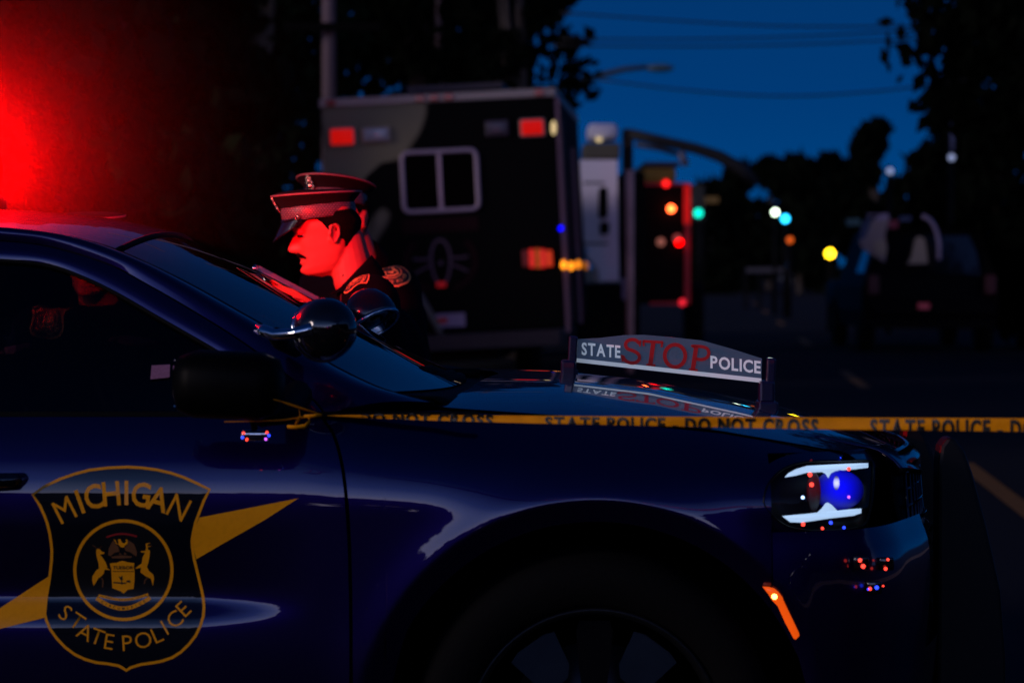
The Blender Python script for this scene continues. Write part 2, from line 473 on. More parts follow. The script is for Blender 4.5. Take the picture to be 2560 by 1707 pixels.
# wheel wells
for cx in (WX, -2.89):
    rr = []
    for i in range(25):
        an = math.pi * (i / 24) * 1.16 - .25; p = (cx + math.cos(an) * (WR + .015), WZ + math.sin(an) * (WR + .015))
        rr.append([Vector((p[0], Y0 + .045, p[1])), Vector((p[0], Y0 + .5, p[1])), Vector((cx, Y0 + .52, WZ))])
    ww = grid('wheel_well', rr, BLACK, car); mir(ww)
# underbody
MB().box((-1.5, YC, .26), (4.7, 1.6, .08)).build('underbody', BLACK, car)
# -- front bumper
def pth(s_i, off=0.):
    x, t = PATHN[s_i]; return x, t
def bpt(i, z, push=0.):
    x, t = PATHN[i]; a = PATHN[max(i-1, 0)]; b = PATHN[min(i+1, 45)]
    dx, dt = b[0]-a[0], b[1]-a[1]; l = math.hypot(dx, dt); nx, nt_ = dt/l, -dx/l
    bb = B(x, z) - plan(x) if x < .6 else 0
    f = max(0, min(1, (.62 - x) / .1)); bb *= f
    k = sinterp([(.2, -.05), (.3, .0), (.5, .022), (.62, .03), (.70, .026), (.76, .006), (.9, -.012)], z) * min(1, i / 14) + push
    return Vector((x + nx * k, Y0 + t + bb + nt_ * k, z))
i0 = min(range(46), key=lambda i: abs(PATHN[i][0] - .505))
iG = min(range(46), key=lambda i: abs(PATHN[i][1] - .40))
rows = []
for i in range(i0, iG + 1):
    x = PATHN[i][0]; d = x - WX; zb = .22 if abs(d) >= WR else WZ + math.sqrt(WR*WR - d*d)
    rows.append([bpt(i, zb + (.757 - zb) * k / 30) for k in range(31)])
bp = grid('front_bumper', rows, PAINT, car, thick=.004); mir(bp)
rows = [[bpt(i, .22 + .26 * k / 12) for k in range(13)] for i in range(iG, 46)]
lb = grid('lower_bumper', rows, PAINT, car, thick=.004); mir(lb)
rows = [[bpt(i, .482 + .375 * k / 12, -.035) for k in range(13)] for i in range(iG - 2, 46)]
gr = grid('grille', rows, BLACK, car, thick=.004); mir(gr)
mb = MB()
for k in range(11):
    z = .5 + .034 * k
    mb.tube([bpt(i, z, -.02) for i in range(iG, 46, 2)], .0045, 6)
gm = mb.build('grille_bar', GLOSSB, car, True); gm['kind'] = 'stuff'; mir(gm)
mb = MB()
for i in range(iG, 45, 2): mb.tube([bpt(i, .5, -.017), bpt(i, .86, -.017)], .004, 6)
gm = mb.build('grille_mesh', GLOSSB, car, True); gm['kind'] = 'stuff'; mir(gm)
# lower corner air duct
D2().poly([(2180, 1480), (2262, 1465), (2262, 1520), (2240, 1560), (2178, 1575)]).obj('air_duct', lambda u, v: Sbump(u, v, .002), BLACK, car) if False else None
# lip above the grille
rows = [[bpt(i, z, -.012) + Vector((-dz, 0, 0)) for z, dz in ((.845, .0), (.86, .0), (.875, .012), (.885, .03))] for i in range(iG - 3, 46)]
gl = grid('grille_lip', rows, GLOSSB, car, thick=.004); mir(gl)

# -- greenhouse -------------------------------------------------------------
Apx = [(-320, 600), (-100, 599), (0, 605), (100, 615), (200, 640), (290, 672), (350, 705), (450, 762), (600, 855), (740, 960), (790, 1012), (812, 1040)]
Bpx = [(-320, 642), (-100, 642), (0, 648), (90, 655), (150, 668), (230, 700), (300, 735), (400, 793), (500, 850), (560, 885), (640, 938), (720, 1003), (756, 1038)]
Cpx = [(-320, 566), (-100, 566), (0, 573), (120, 585), (200, 600), (290, 627), (450, 700), (640, 805), (760, 873), (850, 925), (950, 972), (1020, 992), (1085, 1008)]
def rs(pts, n): return resample([tuple(map(float, p)) for p in pts], n)
NA = 60
Ag = [GH(*p) for p in rs(Apx, NA)]; Bg = [GH(*p) for p in rs(Bpx, NA)]
Ag2 = [GH(p[0] + 3.5, p[1] - 4.5) for p in rs(Apx, NA)]
def Cpt(px, py):
    Y = Y0 + .3
    for _ in range(8):
        p = P(px, py, Y); Y = Y0 + interp([(.9, .10), (1.0, .13), (1.05, .17), (1.30, .285), (1.36, .31)], p.z)
    return P(px, py, Y)
Cg = [Cpt(*p) for p in rs(Cpx, NA)]
fr_ = [[Bg[i].lerp(Ag[i], k / 6) + Vector((0, -.006 * math.sin(math.pi * k / 6), 0)) for i in range(NA)] for k in range(7)]
grid('window_frame', fr_, PAINT, car, thick=.004)
pi_ = []
for k in range(9):
    u = k / 8
    pi_.append([Ag2[i].lerp(Cg[i], u) + Vector((0, -.018 * math.sin(math.pi * u), .012 * math.sin(math.pi * u))) for i in range(NA)])
ap = grid('windshield_pillar', pi_, PAINT, car, thick=.004); mir(ap)
# dark weatherstrip just behind the door gap and round the glass
grid('weatherstrip', [[a + Vector((0, .012, .004)) for a in Ag2], [a + Vector((0, .012, -.02)) for a in Ag]], BLACK, car)
MB().tube([b + Vector((0, -.001, -.003)) for b in Bg], .0045, 6).build('glass_seal', BLACK, car, True)
MB().tube([c + Vector((0, -.001, 0)) for c in Cg[:]], .004, 6).build('windshield_seal', BLACK, car, True)
MB().box((-1.24, Y0 + .062, .981), (2.35, .012, .012), bev=.003).build('belt_molding', BLACK, car)
# rear greenhouse rail in world coordinates
railR = [(-1.5, 1.352), (-1.9, 1.352), (-2.2, 1.345), (-2.5, 1.32), (-2.8, 1.27), (-3.1, 1.20), (-3.4, 1.12), (-3.7, 1.045)]
def GY(z): return Y0 + .06 + max(0, z - .98) * .6
rows = [[Vector((x, GY(z) + .05, z)) for x, z in [(Ag[0].x + .05, Cg[0].z)] + railR], [Vector((x, GY(z - .03), z - .035)) for x, z in [(Ag[0].x + .05, Cg[0].z)] + railR],
        [Vector((x, GY(z - .06), z - .07 - .05 * max(0, -x - 2.7))) for x, z in [(Ag[0].x + .05, Cg[0].z)] + railR]]
rr_ = grid('roof_rail', rows, PAINT, car, thick=.004); mir(rr_)
MB().box((-1.30, GY(1.15), 1.15), (.09, .01, .37), rot=(-.54, 0, 0)).build('door_pillar', GLOSSB, car)
MB().box((-2.46, GY(1.13), 1.13), (.07, .01, .33), rot=(-.54, 0, 0)).build('door_pillar', GLOSSB, car)
# side glass
gt = rs(Bpx, 70); rows = []
for k in range(9):
    r = []
    for i in range(70):
        p = GH(*gt[i], -.004); zb = .982; z = zb + (p.z - zb) * k / 8
        r.append(Vector((p.x, Y0 + .06 + max(0, z - .98) * .6 + .006 - .010 * math.sin(math.pi * k / 8), z)))
    rows.append(r)
sg = grid('side_window', rows, SGLASS, car)
rows = [[Vector((x, GY(z_), z_)) for z_ in (.982, .982 + (z - .06 - .982) * .5, z - .06)] for x, z in [(-1.32, 1.35)] + railR[1:6]]
sg2 = grid('side_window', rows, SGLASS, car); mir(sg2); mir(sg)
# roof, windshield, rear window
def dome(near, cx, cz, n=28):
    """row from near edge to far edge with crown cz and forward bow cx"""
    r = []
    for i in range(n + 1):
        t = i / n; y = near.y + (2*YC - 2*near.y) * t; q = 1 - abs(2*t - 1) ** 2.3
        r.append(Vector((near.x + cx * q, y, near.z + cz * q)))
    return r
Cg_all = Cg
iw = min(range(NA), key=lambda i: abs(rs(Cpx, NA)[i][0] - 290))
rows = [dome(Vector((x, GY(z) + .05, z)), 0, .045) for x, z in reversed(railR[:4])] + [dome(Cg[i], .0 + .03 * (i / iw), .046 - .006 * (i / iw)) for i in range(0, iw + 1)]
roof = grid('roof', rows, PAINT, car, thick=.004)
iw2 = NA - 6
rows = []
for i in range(iw, iw2 + 1):
    u = (i - iw) / (iw2 - iw)
    rows.append([p + Vector((.004, 0, -.002)) for p in dome(Cg[i], .03 + .11 * u, .040 - .052 * u)])
wsh = grid('windshield', rows, WGLASS, car)
MB().tube([p + Vector((.002, 0, .001)) for p in rows[0]], .006, 6).build('windshield_seal', BLACK, car, True)
# cowl at the base of the windshield
rows = [[p + Vector((-.03, 0, -.015)) for p in rows[-3]], [p + Vector((.03, 0, -.010)) for p in rows[-1]], [p + Vector((.09, 0, -.012)) for p in rows[-1]], [p + Vector((.14, 0, -.04)) for p in rows[-1]]]
grid('cowl', rows, BLACK, car, thick=.004)
rows = [dome(Vector((x, GY(z) + .05, z)), -.05 * i / 4, .045 - .02 * i / 4) for i, (x, z) in enumerate(railR[3:])]
grid('rear_window', rows, WGLASS, car)
rows = [[Vector((x, Y0 + .08 + 1.74 * i / 20, z + .02 * (1 - abs(i / 10 - 1) ** 2))) for i in range(21)] for x, z in ((-3.72, 1.03), (-3.9, 1.02), (-4.03, .98), (-4.06, .7), (-4.03, .3))]
grid('trunk_lid', rows, PAINT, car, thick=.004)
mir(fd); mir(rd); mir(qp); mir(fe); mir(mesh_o)
# a dark tray that closes the cabin below the belt, cross-car dash, seats
MB().box((-1.9, YC, .75), (3.1, 1.66, .05)).build('cabin_floor', BLACK, car)
db = MB(); db.box((-.42, YC, .90), (.34, 1.56, .16), bev=.05); db.box((-.55, Y0 + .55, .97), (.16, .4, .08), bev=.03); db.build('dashboard', BLACK, car, True)
sw = MB(); M_ = Euler((0, R(65), 0)).to_matrix()
pts = [Vector((-.80, Y0 + .5, .93)) + M_ @ Vector((.185 * math.cos(a), .185 * math.sin(a), 0)) for a in [2*math.pi*i/32 for i in range(33)]]
sw.tube(pts, .016, 8); sw.tube([pts[0], pts[16]], .018, 6); sw.tube([pts[24], Vector((-.80, Y0+.5, .93))], .018, 6); sw.build('steering_wheel', BLACK, car, True)
for yy in (Y0 + .5, Y0 + 1.4):
    for k, xx in enumerate((-1.35, -2.2)):
        s_ = MB(); s_.box((xx + .22, yy, .78), (.5, .5, .14), bev=.05); s_.box((xx - .02, yy, 1.0), (.16, .48, .46), rot=(0, R(-14), 0), bev=.06)
        so = s_.build('seat', mat('seat_cloth', (.012, .012, .016), .9), car, True)
        MB().box((xx - .08, yy, 1.27), (.1, .24, .15), rot=(0, R(-10), 0), bev=.04).build('headrest', mat('seat_cloth', (0, 0, 0)), so, True)
MB().tube([(-1.62, Y0 + .25, 1.0), (-1.64, Y0 + .3, 1.30), (-1.64, Y0 + 1.6, 1.30), (-1.62, Y0 + 1.65, 1.0)], .014, 8).build('partition_bar', mat('partition_steel', (.2, .2, .22), .4, metal=.8), car, True)
# seat belt
MB().box((-1.26, Y0 + .16, 1.16), (.035, .006, .3), rot=(-.5, 0, 0)).build('seat_belt', mat('belt_webbing', (.10, .09, .11), .8), car)
# rear view mirror, laptop, radio seen through the glass
MB().box((-.78, YC - .12, 1.27), (.05, .24, .06), bev=.02).build('rear_view_mirror', GLOSSB, car)
lp = MB(); lp.box((-.72, Y0 + .95, 1.02), (.02, .3, .2), rot=(0, R(-15), 0)); lp.box((-.80, Y0 + .95, .92), (.2, .3, .02)); lp.build('laptop', BLACK, car)
# -- window sticker
st_ = D2().poly([(379, 913), (425, 911), (424, 943), (376, 948)])
st_.obj('window_sticker', lambda u, v: GH(u, v, .009), mat('pink_sticker', (.30, .12, .20), .6, vary=.2, scale=300), car)
# ================================================================== gold door shield (flat print)
def dm(u, v, o=.0030): return S(u, v, o)
shield = [(81.6,1236),(110,1216),(150,1197),(187,1184),(224,1174.5),(270,1169),(318,1167),(356,1169),(393,1174),(428,1182),(460,1193),(493,1208),(524,1223),
 (510,1250),(498,1281),(489,1305),(483,1332),(480,1350),(481,1368),(485,1395),(491,1420),(497,1445),(503,1470),(508,1493),(510,1517),(508,1540),(501,1563),(489,1588),(472,1610),(452,1629),(430,1643),(403,1652),(374,1657),(352,1660),(335,1665),(324,1669),(316,1675),
 (307,1669),(296,1663),(268,1658),(240,1655),(212,1647),(187,1635),(163,1617),(142,1595),(126,1573),(116,1550),(112,1533),(114,1512),(117,1484),(122,1457),(126,1427),(129,1397),(129.5,1378),(128,1358),(124,1332),(118,1307),(110,1286),(100,1264)]
dcl = D2().poly(shield).obj('door_decal', lambda u, v: dm(u, v, .0026), NAVYDEC, car, maxlen=14)
D2().stroke(shield, 7, True).obj('shield_border', lambda u, v: dm(u, v, .0036), GOLD, dcl)
circ = [(308.5 + 121.5*math.cos(2*math.pi*i/72), 1424.5 + 123*math.sin(2*math.pi*i/72)) for i in range(72)]
D2().poly(circ).obj('seal_field', lambda u, v: dm(u, v, .0031), mat('black_decal', (.0008, .0008, .001), .4, coat=1.), dcl, maxlen=14)
D2().stroke(circ, 8, True).obj('seal_ring', lambda u, v: dm(u, v, .0037), GOLD, dcl)
D2().poly([(499,1293),(600,1273.5),(746,1245),(660,1300),(570,1351),(491,1397),(484,1368),(482,1348),(486,1322)]).obj('decal_bolt', lambda u, v: dm(u, v, .0034), GOLD, dcl, maxlen=14)
D2().poly([(123,1439),(0,1519),(-129,1603),(0,1571),(112,1543),(113,1515),(119,1478)]).obj('decal_bolt', lambda u, v: dm(u, v, .0034), GOLD, dcl, maxlen=14)
def flipv(d): d.v = [(u, -v) for u, v in d.v]; return d
def letters(spec, h, off, name, sx=1.):
    for ch, cx, cy, rot in spec:
        d = D2().char(ch, cx, -cy, h, rot, off if ch not in 'MN' else 0., sx)
        flipv(d).obj(name, lambda u, v: dm(u, v, .0037), GOLD, dcl)
letters([('M',161,1274,27),('I',199.5,1253.5,20),('C',234,1241,12.5),('H',278,1233.5,5),('I',316,1231.5,0),('G',352.5,1236,-7),('A',396,1247.5,-15),('N',447,1268,-27)], 58, .017, 'decal_letter', .84)
letters([('S',163.5,1531,-38),('T',193,1552,-34),('A',213,1579,-26),('T',243,1590.5,-20),('E',273,1603,-9),('P',318,1606.5,3),('O',358,1599,14),('L',393,1586,24),('I',411.5,1568,30),('C',436.5,1547,37),('E',458.5,1521,44)], 39, -.004, 'decal_letter')
def cp(pts): return [(160 + x/6.03, 1300 + y/6.03) for x, y in pts]
D2().poly(cp([(690,650),(740,642),(790,640),(835,622),(880,608),(920,618),(960,632),(1062,645),(1050,700),(1066,790),(1062,900),(1050,1032),(960,1045),(930,1075),(895,1104),(860,1070),(800,1048),(728,1022),(718,850),(712,730)])).obj('seal_shield', lambda u, v: dm(u, v, .0036), GOLD, dcl)
d = D2(); d.text('TUEBOR', *[160 + x/6.03 for x in (738, 1040)], -(1300 + 738/6.03), 50/6.03, .01)
flipv(d)
d.stroke(cp([(735, 768), (1048, 768)]), 1.6); d.poly(cp([(820,840),(850,855),(880,830),(880,880),(900,885),(870,900),(885,950),(880,968),(856,960),(862,915)]))
d.poly(cp([(745,925),(860,935),(950,950),(890,960),(745,945)])); d.poly(cp([(935,930),(950,905),(985,900),(1005,925),(990,940)])); d.poly(cp([(900,935),(940,940),(930,955),(900,955)]))
d.obj('seal_engraving', lambda u, v: dm(u, v, .0042), mat('brown_ink', (.012, .005, .002), .6), dcl)
D2().poly(cp([(485,450),(510,425),(545,440),(565,468),(612,482),(600,505),(550,512),(545,525),(580,560),(620,620),(655,700),(640,712),(705,748),(660,745),(612,742),(600,800),(560,845),(520,870),(490,920),(445,988),(425,900),(430,840),(480,760),(530,720),(520,640),(490,540)])).obj('seal_stag', lambda u, v: dm(u, v, .0036), GOLD, dcl)
D2().poly(cp([(1155,465),(1215,460),(1238,440),(1232,352),(1312,338),(1255,362),(1256,388),(1330,386),(1262,402),(1264,440),(1295,455),(1290,540),(1270,640),(1250,700),(1280,760),(1345,815),(1358,880),(1340,990),(1310,880),(1230,840),(1150,780),(1165,715),(1065,728),(1140,670),(1170,650),(1185,560),(1222,486),(1165,482)])).obj('seal_stag', lambda u, v: dm(u, v, .0036), GOLD, dcl)
d = D2(); d.stroke(cp([(500,440),(470,400),(425,372)]), 1.6); d.stroke(cp([(515,435),(550,405),(575,395)]), 1.6); d.stroke(cp([(560,870),(590,900),(580,1010)]), 3); d.stroke(cp([(1260,870),(1220,900),(1212,960)]), 3)
d.obj('seal_antler', lambda u, v: dm(u, v, .0036), GOLDDIM, dcl)
D2().poly(cp([(750,285),(775,295),(785,330),(815,360),(825,335),(815,290),(850,280),(870,330),(905,350),(940,320),(925,290),(955,288),(962,345),(915,385),(900,408),(860,405),(830,372),(785,350)])).obj('seal_eagle', lambda u, v: dm(u, v, .0038), GOLD, dcl)
d = D2(); d.poly(cp([(740,300),(775,350),(820,400),(835,470),(760,490),(700,540),(665,525),(675,420)])); d.poly(cp([(965,295),(1060,360),(1100,480),(1090,545),(1000,480),(930,460),(905,415),(950,370)]))
d.poly(cp([(710,545),(860,525),(1030,540),(1010,565),(860,575),(720,570)])); d.poly(cp([(835,490),(862,500),(860,520),(830,515)])); d.poly(cp([(910,480),(940,500),(935,520),(905,515)]))
d.obj('seal_wing', lambda u, v: dm(u, v, .0035), GOLDDIM, dcl)
D2().stroke(cp(resample([(640,255),(740,222),(870,203),(1000,218),(1100,245)], 16)), 4.2).obj('seal_banner', lambda u, v: dm(u, v, .0036), REDDEC, dcl)
r1 = resample([(520,1130),(640,1160),(760,1185),(890,1195),(1010,1185),(1130,1160),(1270,1115)], 20)
r2 = resample([(490,1170),(600,1240),(700,1290),(820,1322),(900,1327),(1010,1310),(1110,1270),(1200,1225),(1300,1165)], 24)
D2().stroke(cp(r1), 6.5).obj('seal_ribbon', lambda u, v: dm(u, v, .0036), GOLD, dcl)
D2().stroke(cp(r2), 10).obj('seal_ribbon', lambda u, v: dm(u, v, .0036), GOLD, dcl)
d = D2()
for txt, rr2, a, b, h in (('CIRCUMSPICE', r2, .12, .88, 6.0), ('SI QUAERIS PENINSULAM AMOENAM', r1, .06, .94, 2.8)):
    q = resample(cp(rr2), 101)
    for i, ch in enumerate(txt):
        u = a + (b - a) * i / (len(txt) - 1); k = int(u * 100); p = q[k]; p2 = q[min(k + 2, 100)]; p0 = q[max(k-2, 0)]
        d.char(ch, p[0], -p[1], h, math.degrees(math.atan2(-(p2[1]-p0[1]), p2[0]-p0[0])), .005)
flipv(d).obj('ribbon_lettering', lambda u, v: dm(u, v, .0042), mat('brown_ink', (0, 0, 0)), dcl)
# ================================================================== car details
# door handle
h_ = MB(); a = S(-40, 1200, .0); h_.tube([a + Vector((-.10, .01, 0)), a + Vector((-.08, -.03, 0)), a + Vector((.0, -.038, 0)), a + Vector((.06, -.036, .002)), a + Vector((.076, .0, .004))], [.013, .016, .017, .015, .011], 12)
h_.build('door_handle', GLOSSB, fd, True)
# side mirror
mc = P(572, 962, 4.92)
m_ = MB(); rows = []
mbm = MB().box(mc, (.205, .13, .125), rot=(0, R(2), R(-6)), bev=.042); mo = mbm.build('side_mirror', mat('mirror_shell', (.001, .001, .001), .45, spec=.06), car, True)
MB().box(mc + Vector((-.098, .03, .0)), (.012, .10, .095), rot=(0, 0, R(12)), bev=.01).build('mirror_glass', CHROME, mo, True)
MB().tube([mc + Vector((.06, .02, -.05)), mc + Vector((.10, .10, -.055)), mc + Vector((.11, .22, -.03))], [.03, .024, .03], 10).build('mirror_arm', BLACK, mo, True)
ml = P(640, 1087, 4.99)
mo2 = MB().box(ml, (.056, .03, .020), bev=.006).build('mirror_glint_block', CHROME, mo, True)  # added chrome block, its glowing dots stand in for reflected emergency lights
MB().tube([ml + Vector((0, .0, .0)), ml + Vector((-.01, .0, .045))], .006, 8).build('glint_stem', BLACK, mo, True)
for dx, dz, c in ((-.022, .005, 'r'), (-.024, -.004, 'b'), (-.016, -.008, 'r'), (.022, .006, 'r'), (.026, .0, 'b'), (.02, -.007, 'p')):
    MB().ball(ml + Vector((dx, -.016, dz)), .0026, 8, 6).build('glint_dot', {'r': lamp_mat('glint_red', (1, .05, .03), 2.5), 'b': lamp_mat('glint_blue', (.02, .05, 1), 3), 'p': lamp_mat('glint_violet', (.6, .1, 1), 2)}[c], mo2, True)
# spotlights on the windshield pillars
def spot(px, py, Y, r, aim, handle=True, name='spotlight'):
    c = P(px, py, Y); ax = Vector(aim).normalized()
    prof = [(0, -r * .98), (r * .42, -r * .90), (r * .74, -r * .66), (r * .94, -r * .28), (r, .05 * r), (r * .985, .30 * r), (r * .95, .42 * r), (r*.9, .43*r)]
    o = MB().lathe(prof, c, ax, 48).build(name, GLOSSB, car, True)
    MB().lathe([(r * .96, .38 * r), (r * 1.02, .40 * r), (r * 1.02, .50 * r), (r * .92, .52 * r), (r * .90, .44 * r)], c, ax, 48, True).build('lamp_ring', CHROME, o, True)
    MB().lathe([(0, .40 * r), (r * .5, .43 * r), (r * .9, .45 * r), (r * .9, .46 * r), (0, .50 * r)], c, ax, 40).build('lamp_lens', GLOSSB, o, True)
    if handle:
        a = P(644, 822, Y + .03); b = P(690, 838, Y - .01); b2 = P(735, 834, Y - .03); d = P(782, 822, Y - .05)
        MB().tube([a, a.lerp(b, .4), b, b2, d], [.011, .013, .0125, .011, .013], 14).build('spotlight_handle', CHROME, o, True)
        MB().tube([P(690, 838, Y - .01), P(700, 852, Y + .04), P(740, 868, Y + .13)], [.016, .018, .02], 12).build('spotlight_mount', BLACK, o, True)
    else:
        MB().tube([c, c + Vector((-.10, .02, -.05)), c + Vector((-.16, .05, -.07))], .012, 10).build('spotlight_mount', BLACK, o, True)
    return o
spot(816, 822, 5.08, .0605, (-.35, .75, -.15))
spot(924, 786, 6.75, .068, (.40, -.35, -.72), False)
# wipers
def wiper(pts, name='wiper', rad=.006):
    o = MB().tube(pts, rad, 8).build(name, BLACK, car, True); return o
w1 = MB(); w1.tube([P(962, 968, 5.75), P(1050, 948, 5.8), P(1130, 936, 6.0)], [.005, .010, .012], 8); w1.tube([P(1035, 955, 5.78), P(1052, 932, 5.82), P(1078, 926, 5.9), P(1120, 944, 5.98)], [.012, .015, .012, .014], 8); w1.tube([P(1060, 952, 5.8), P(1150, 948, 6.05)], .016, 8); w1.build('wiper', BLACK, car, True)
w2 = MB(); w2.tube([P(1040, 915, 6.5), P(1110, 930, 6.3), P(1200, 933, 6.3)], [.005, .009, .012], 8); w2.build('wiper', BLACK, car, True)
# -- hood sign (edge-lit plate on the hood's centre line)
sgn = empty('x', (0, 0, 0)); bpy.data.objects.remove(sgn)
SY = YC
def HS(px, py, off=0.): return P(px, py, interp([(1410, SY + .02), (1940, SY - .02)], px) - off)
plate = [(1441, 848), (1500, 845), (1560, 838), (1610, 837), (1680, 843), (1755, 851), (1830, 872), (1905, 896), (1903, 957), (1750, 938), (1600, 918), (1441, 899)]
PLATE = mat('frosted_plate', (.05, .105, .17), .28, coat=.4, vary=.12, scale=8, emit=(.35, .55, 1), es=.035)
vs = MB().prism(plate, .010, lambda u, v, w_: HS(u, v) + Vector((0, w_, 0)))
hsign = vs.build('hood_sign', PLATE, car)
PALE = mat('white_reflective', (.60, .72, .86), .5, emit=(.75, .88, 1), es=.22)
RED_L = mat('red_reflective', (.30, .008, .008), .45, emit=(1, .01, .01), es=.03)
def hl(d, name, m, o=.002): return flipv(d).obj(name, lambda u, v: HS(u, v, o), m, hsign)
def slant(t, x0, x1, yb0, yb1, h, off, gap=.09, shx=0.):
    tot = sum(glyph(c, off)[2] for c in t) + gap*(len(t)-1); k = (x1-x0)/tot; x = x0; hk = h/caph(); o = []
    for c in t:
        vs_, fs_, wd = glyph(c, off); dd = D2(); 
        def yb(xx): return -(yb0 + (yb1-yb0) * (xx-x0) / (x1-x0))
        dd.addm([(x + a*k + b*hk*shx, yb(x + a*k) + b*hk) for a, b in vs_], fs_); x += (wd+gap)*k; o.append(dd)
    return o
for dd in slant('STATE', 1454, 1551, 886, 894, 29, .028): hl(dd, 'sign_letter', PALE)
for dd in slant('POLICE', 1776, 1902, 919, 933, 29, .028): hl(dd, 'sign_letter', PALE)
# slab-serif STOP built from strokes
def stop_letter(polys):
    d = D2()
    for kind, pts, wd in polys:
        if kind == 's': d.stroke(resample(pts, 28), wd)
        elif kind == 'c': d.stroke(pts, wd, True)
        else: d.stroke(pts, wd)
    return d.obj('sign_letter', lambda u, v: HS(u, v, .003), RED_L, hsign)
def ell(cx, cy, a, b, n=40): return [(cx + a*math.cos(2*math.pi*i/n), cy + b*math.sin(2*math.pi*i/n)) for i in range(n)]
q = lambda pts: [(1340 + x/2.8, 800 + y/2.8) for x, y in pts]
stop_letter([('s', q([(725, 165), (700, 142), (672, 136), (640, 146), (626, 172), (640, 200), (680, 215), (718, 240), (722, 275), (695, 298), (655, 298), (622, 280), (606, 250)]), 8.5),
             ('l', q([(733, 140), (726, 185)]), 4), ('l', q([(600, 242), (606, 290)]), 4)])
stop_letter([('l', q([(750, 148), (888, 156)]), 7), ('l', q([(822, 150), (800, 312)]), 11), ('l', q([(772, 311), (836, 317)]), 5), ('l', q([(752, 145), (754, 182)]), 5), ('l', q([(886, 152), (878, 190)]), 5)])
stop_letter([('c', q(ell(973, 250, 72, 78)), 9.5)])
stop_letter([('l', q([(1122, 182), (1098, 345)]), 11), ('l', q([(1070, 344), (1132, 351)]), 5), ('s', q([(1092, 182), (1160, 186), (1198, 200), (1210, 232), (1196, 262), (1160, 276), (1118, 272)]), 8), ('l', q([(1085, 180), (1125, 184)]), 5)])
MB().prism(q([(286, 267), (1578, 408), (1576, 438), (284, 295)]), .012, lambda u, v, w_: HS(u, v, .001) + Vector((0, w_, 0))).build('sign_stripe', PALE, hsign)
for (x0, y0, x1, y1, bx, by) in ((1425, 848, 1438, 905, 1421, 948), (1919, 903, 1932, 960, 1915, 1000)):
    p = MB(); a = HS(x0, y0); b = HS(x1, y1)
    c = (a + b) / 2; p.box(c, (.020, .05, abs(a.z - b.z) + .015), rot=(0, R(3), 0), bev=.004)
    p.box(HS(bx, by) + Vector((0, 0, .02)), (.035, .06, .05), bev=.006); p.box(HS(bx + 2, by + 18), (.045, .09, .03), bev=.005)
    p.tube([HS(bx - 14, by - 3) + Vector((0, 0, .015)), HS(bx + 24, by + 4) + Vector((0, 0, .02))], .006, 8)
    po = p.build('sign_post', mat('post_blue', (.004, .006, .04), .3, coat=.5), hsign)
# -- headlight
def HL(px, py, off=0.):
    Y = Y0 + .02
    for _ in range(10):
        p = P(px, py, Y); Y = Y0 + plan(min(p.x, .80)) + amp(p.x) * max(0, (p.z - .79) / (ze(p.x) - .79)) ** 2.2 * .8 - off
    return P(px, py, Y)
c8 = lambda pts: [(1800 + x/2.218, 1000 + y/2.218) for x, y in pts]
outl = resample(c8([(245,560),(255,500),(280,450),(320,405),(370,372),(430,352),(500,342),(700,336),(820,334),(846,345),(850,420),(842,540),(826,630),(800,690),(720,712),(640,720),(540,722),(450,716),(380,700),(330,672),(280,625),(252,585)]), 60)
cx_ = sum(p[0] for p in outl)/60; cy_ = sum(p[1] for p in outl)/60
def ring(k, off): return [HL(cx_ + (x - cx_) * k, cy_ + (y - cy_) * k, off) for x, y in outl]
hlm = grid('headlight', [ring(1.03, .001), ring(1.0, .006), ring(.985, -.004), ring(.975, -.045), ring(.70, -.085), ring(.35, -.09), ring(.02, -.09)], mat('lamp_black', (.002, .002, .003), .35, spec=.15), car, closed=True)
lft = [i for i in range(60) if outl[i][0] < 2110]
k0 = next(i for i in range(60) if outl[i][0] >= 2110 and outl[(i+1) % 60][0] < 2110) if any(outl[i][0] >= 2110 and outl[(i+1) % 60][0] < 2110 for i in range(60)) else 0
idx = [(k0 + 1 + j) % 60 for j in range(len(lft))]
def fl(i, k): x, y = outl[i]; return (cx_ + (x - cx_) * k, cy_ + (y - cy_) * k)
grid('lamp_surround', [[HL(*fl(i, 1.025), .0005) for i in idx], [HL(*fl(i, 1.10), -.001) for i in idx], [HL(*fl(i, 1.28), -.006) for i in idx]], PAINT, car, thick=.002)
LED = lamp_mat('daytime_strip', (.50, .72, 1), .85)
def strip(poly, name='light_strip'):
    return MB().prism(poly, .012, lambda u, v, w_: HL(u, v, -.003 - w_)).build(name, LED, hlm, True)
strip(c8([(358,428),(378,405),(420,382),(480,364),(600,357),(700,352),(822,348),(822,374),(740,384),(640,392),(615,405),(600,432),(585,408),(565,398),(480,402),(420,418)]))
strip(c8([(344,642),(400,636),(470,630),(540,622),(565,598),(585,570),(598,567),(620,580),(650,612),(720,604),(784,600),(784,625),(740,640),(600,656),(520,668),(450,678),(390,676)]))
pc = HL(1800 + 640/2.218, 1000 + 500/2.218, -.045)
pj = MB().ball(pc + Vector((0, .02, 0)), (.040, .012, .040), 24, 16).build('projector_lens', GLOSSB, hlm, True)
BLF = glow_mat('blue_flash', pc + Vector((.008, -.01, .006)), .056, (.0, .0, 1.), 1.1)
MB().ball(pc + Vector((.006, .002, .0)), (.050, .006, .040), 24, 14).build('blue_flasher', BLF, hlm, True)
MB().ball(pc + Vector((.0, -.016, .016)), (.006, .004, .014), 12, 8).build('blue_flasher', glow_mat('blue_core', pc + Vector((.0, -.02, .016)), .015, (.4, .42, 1.), 2.0), hlm, True)
pr = HL(1800 + 520/2.218, 1000 + 510/2.218, -.05)
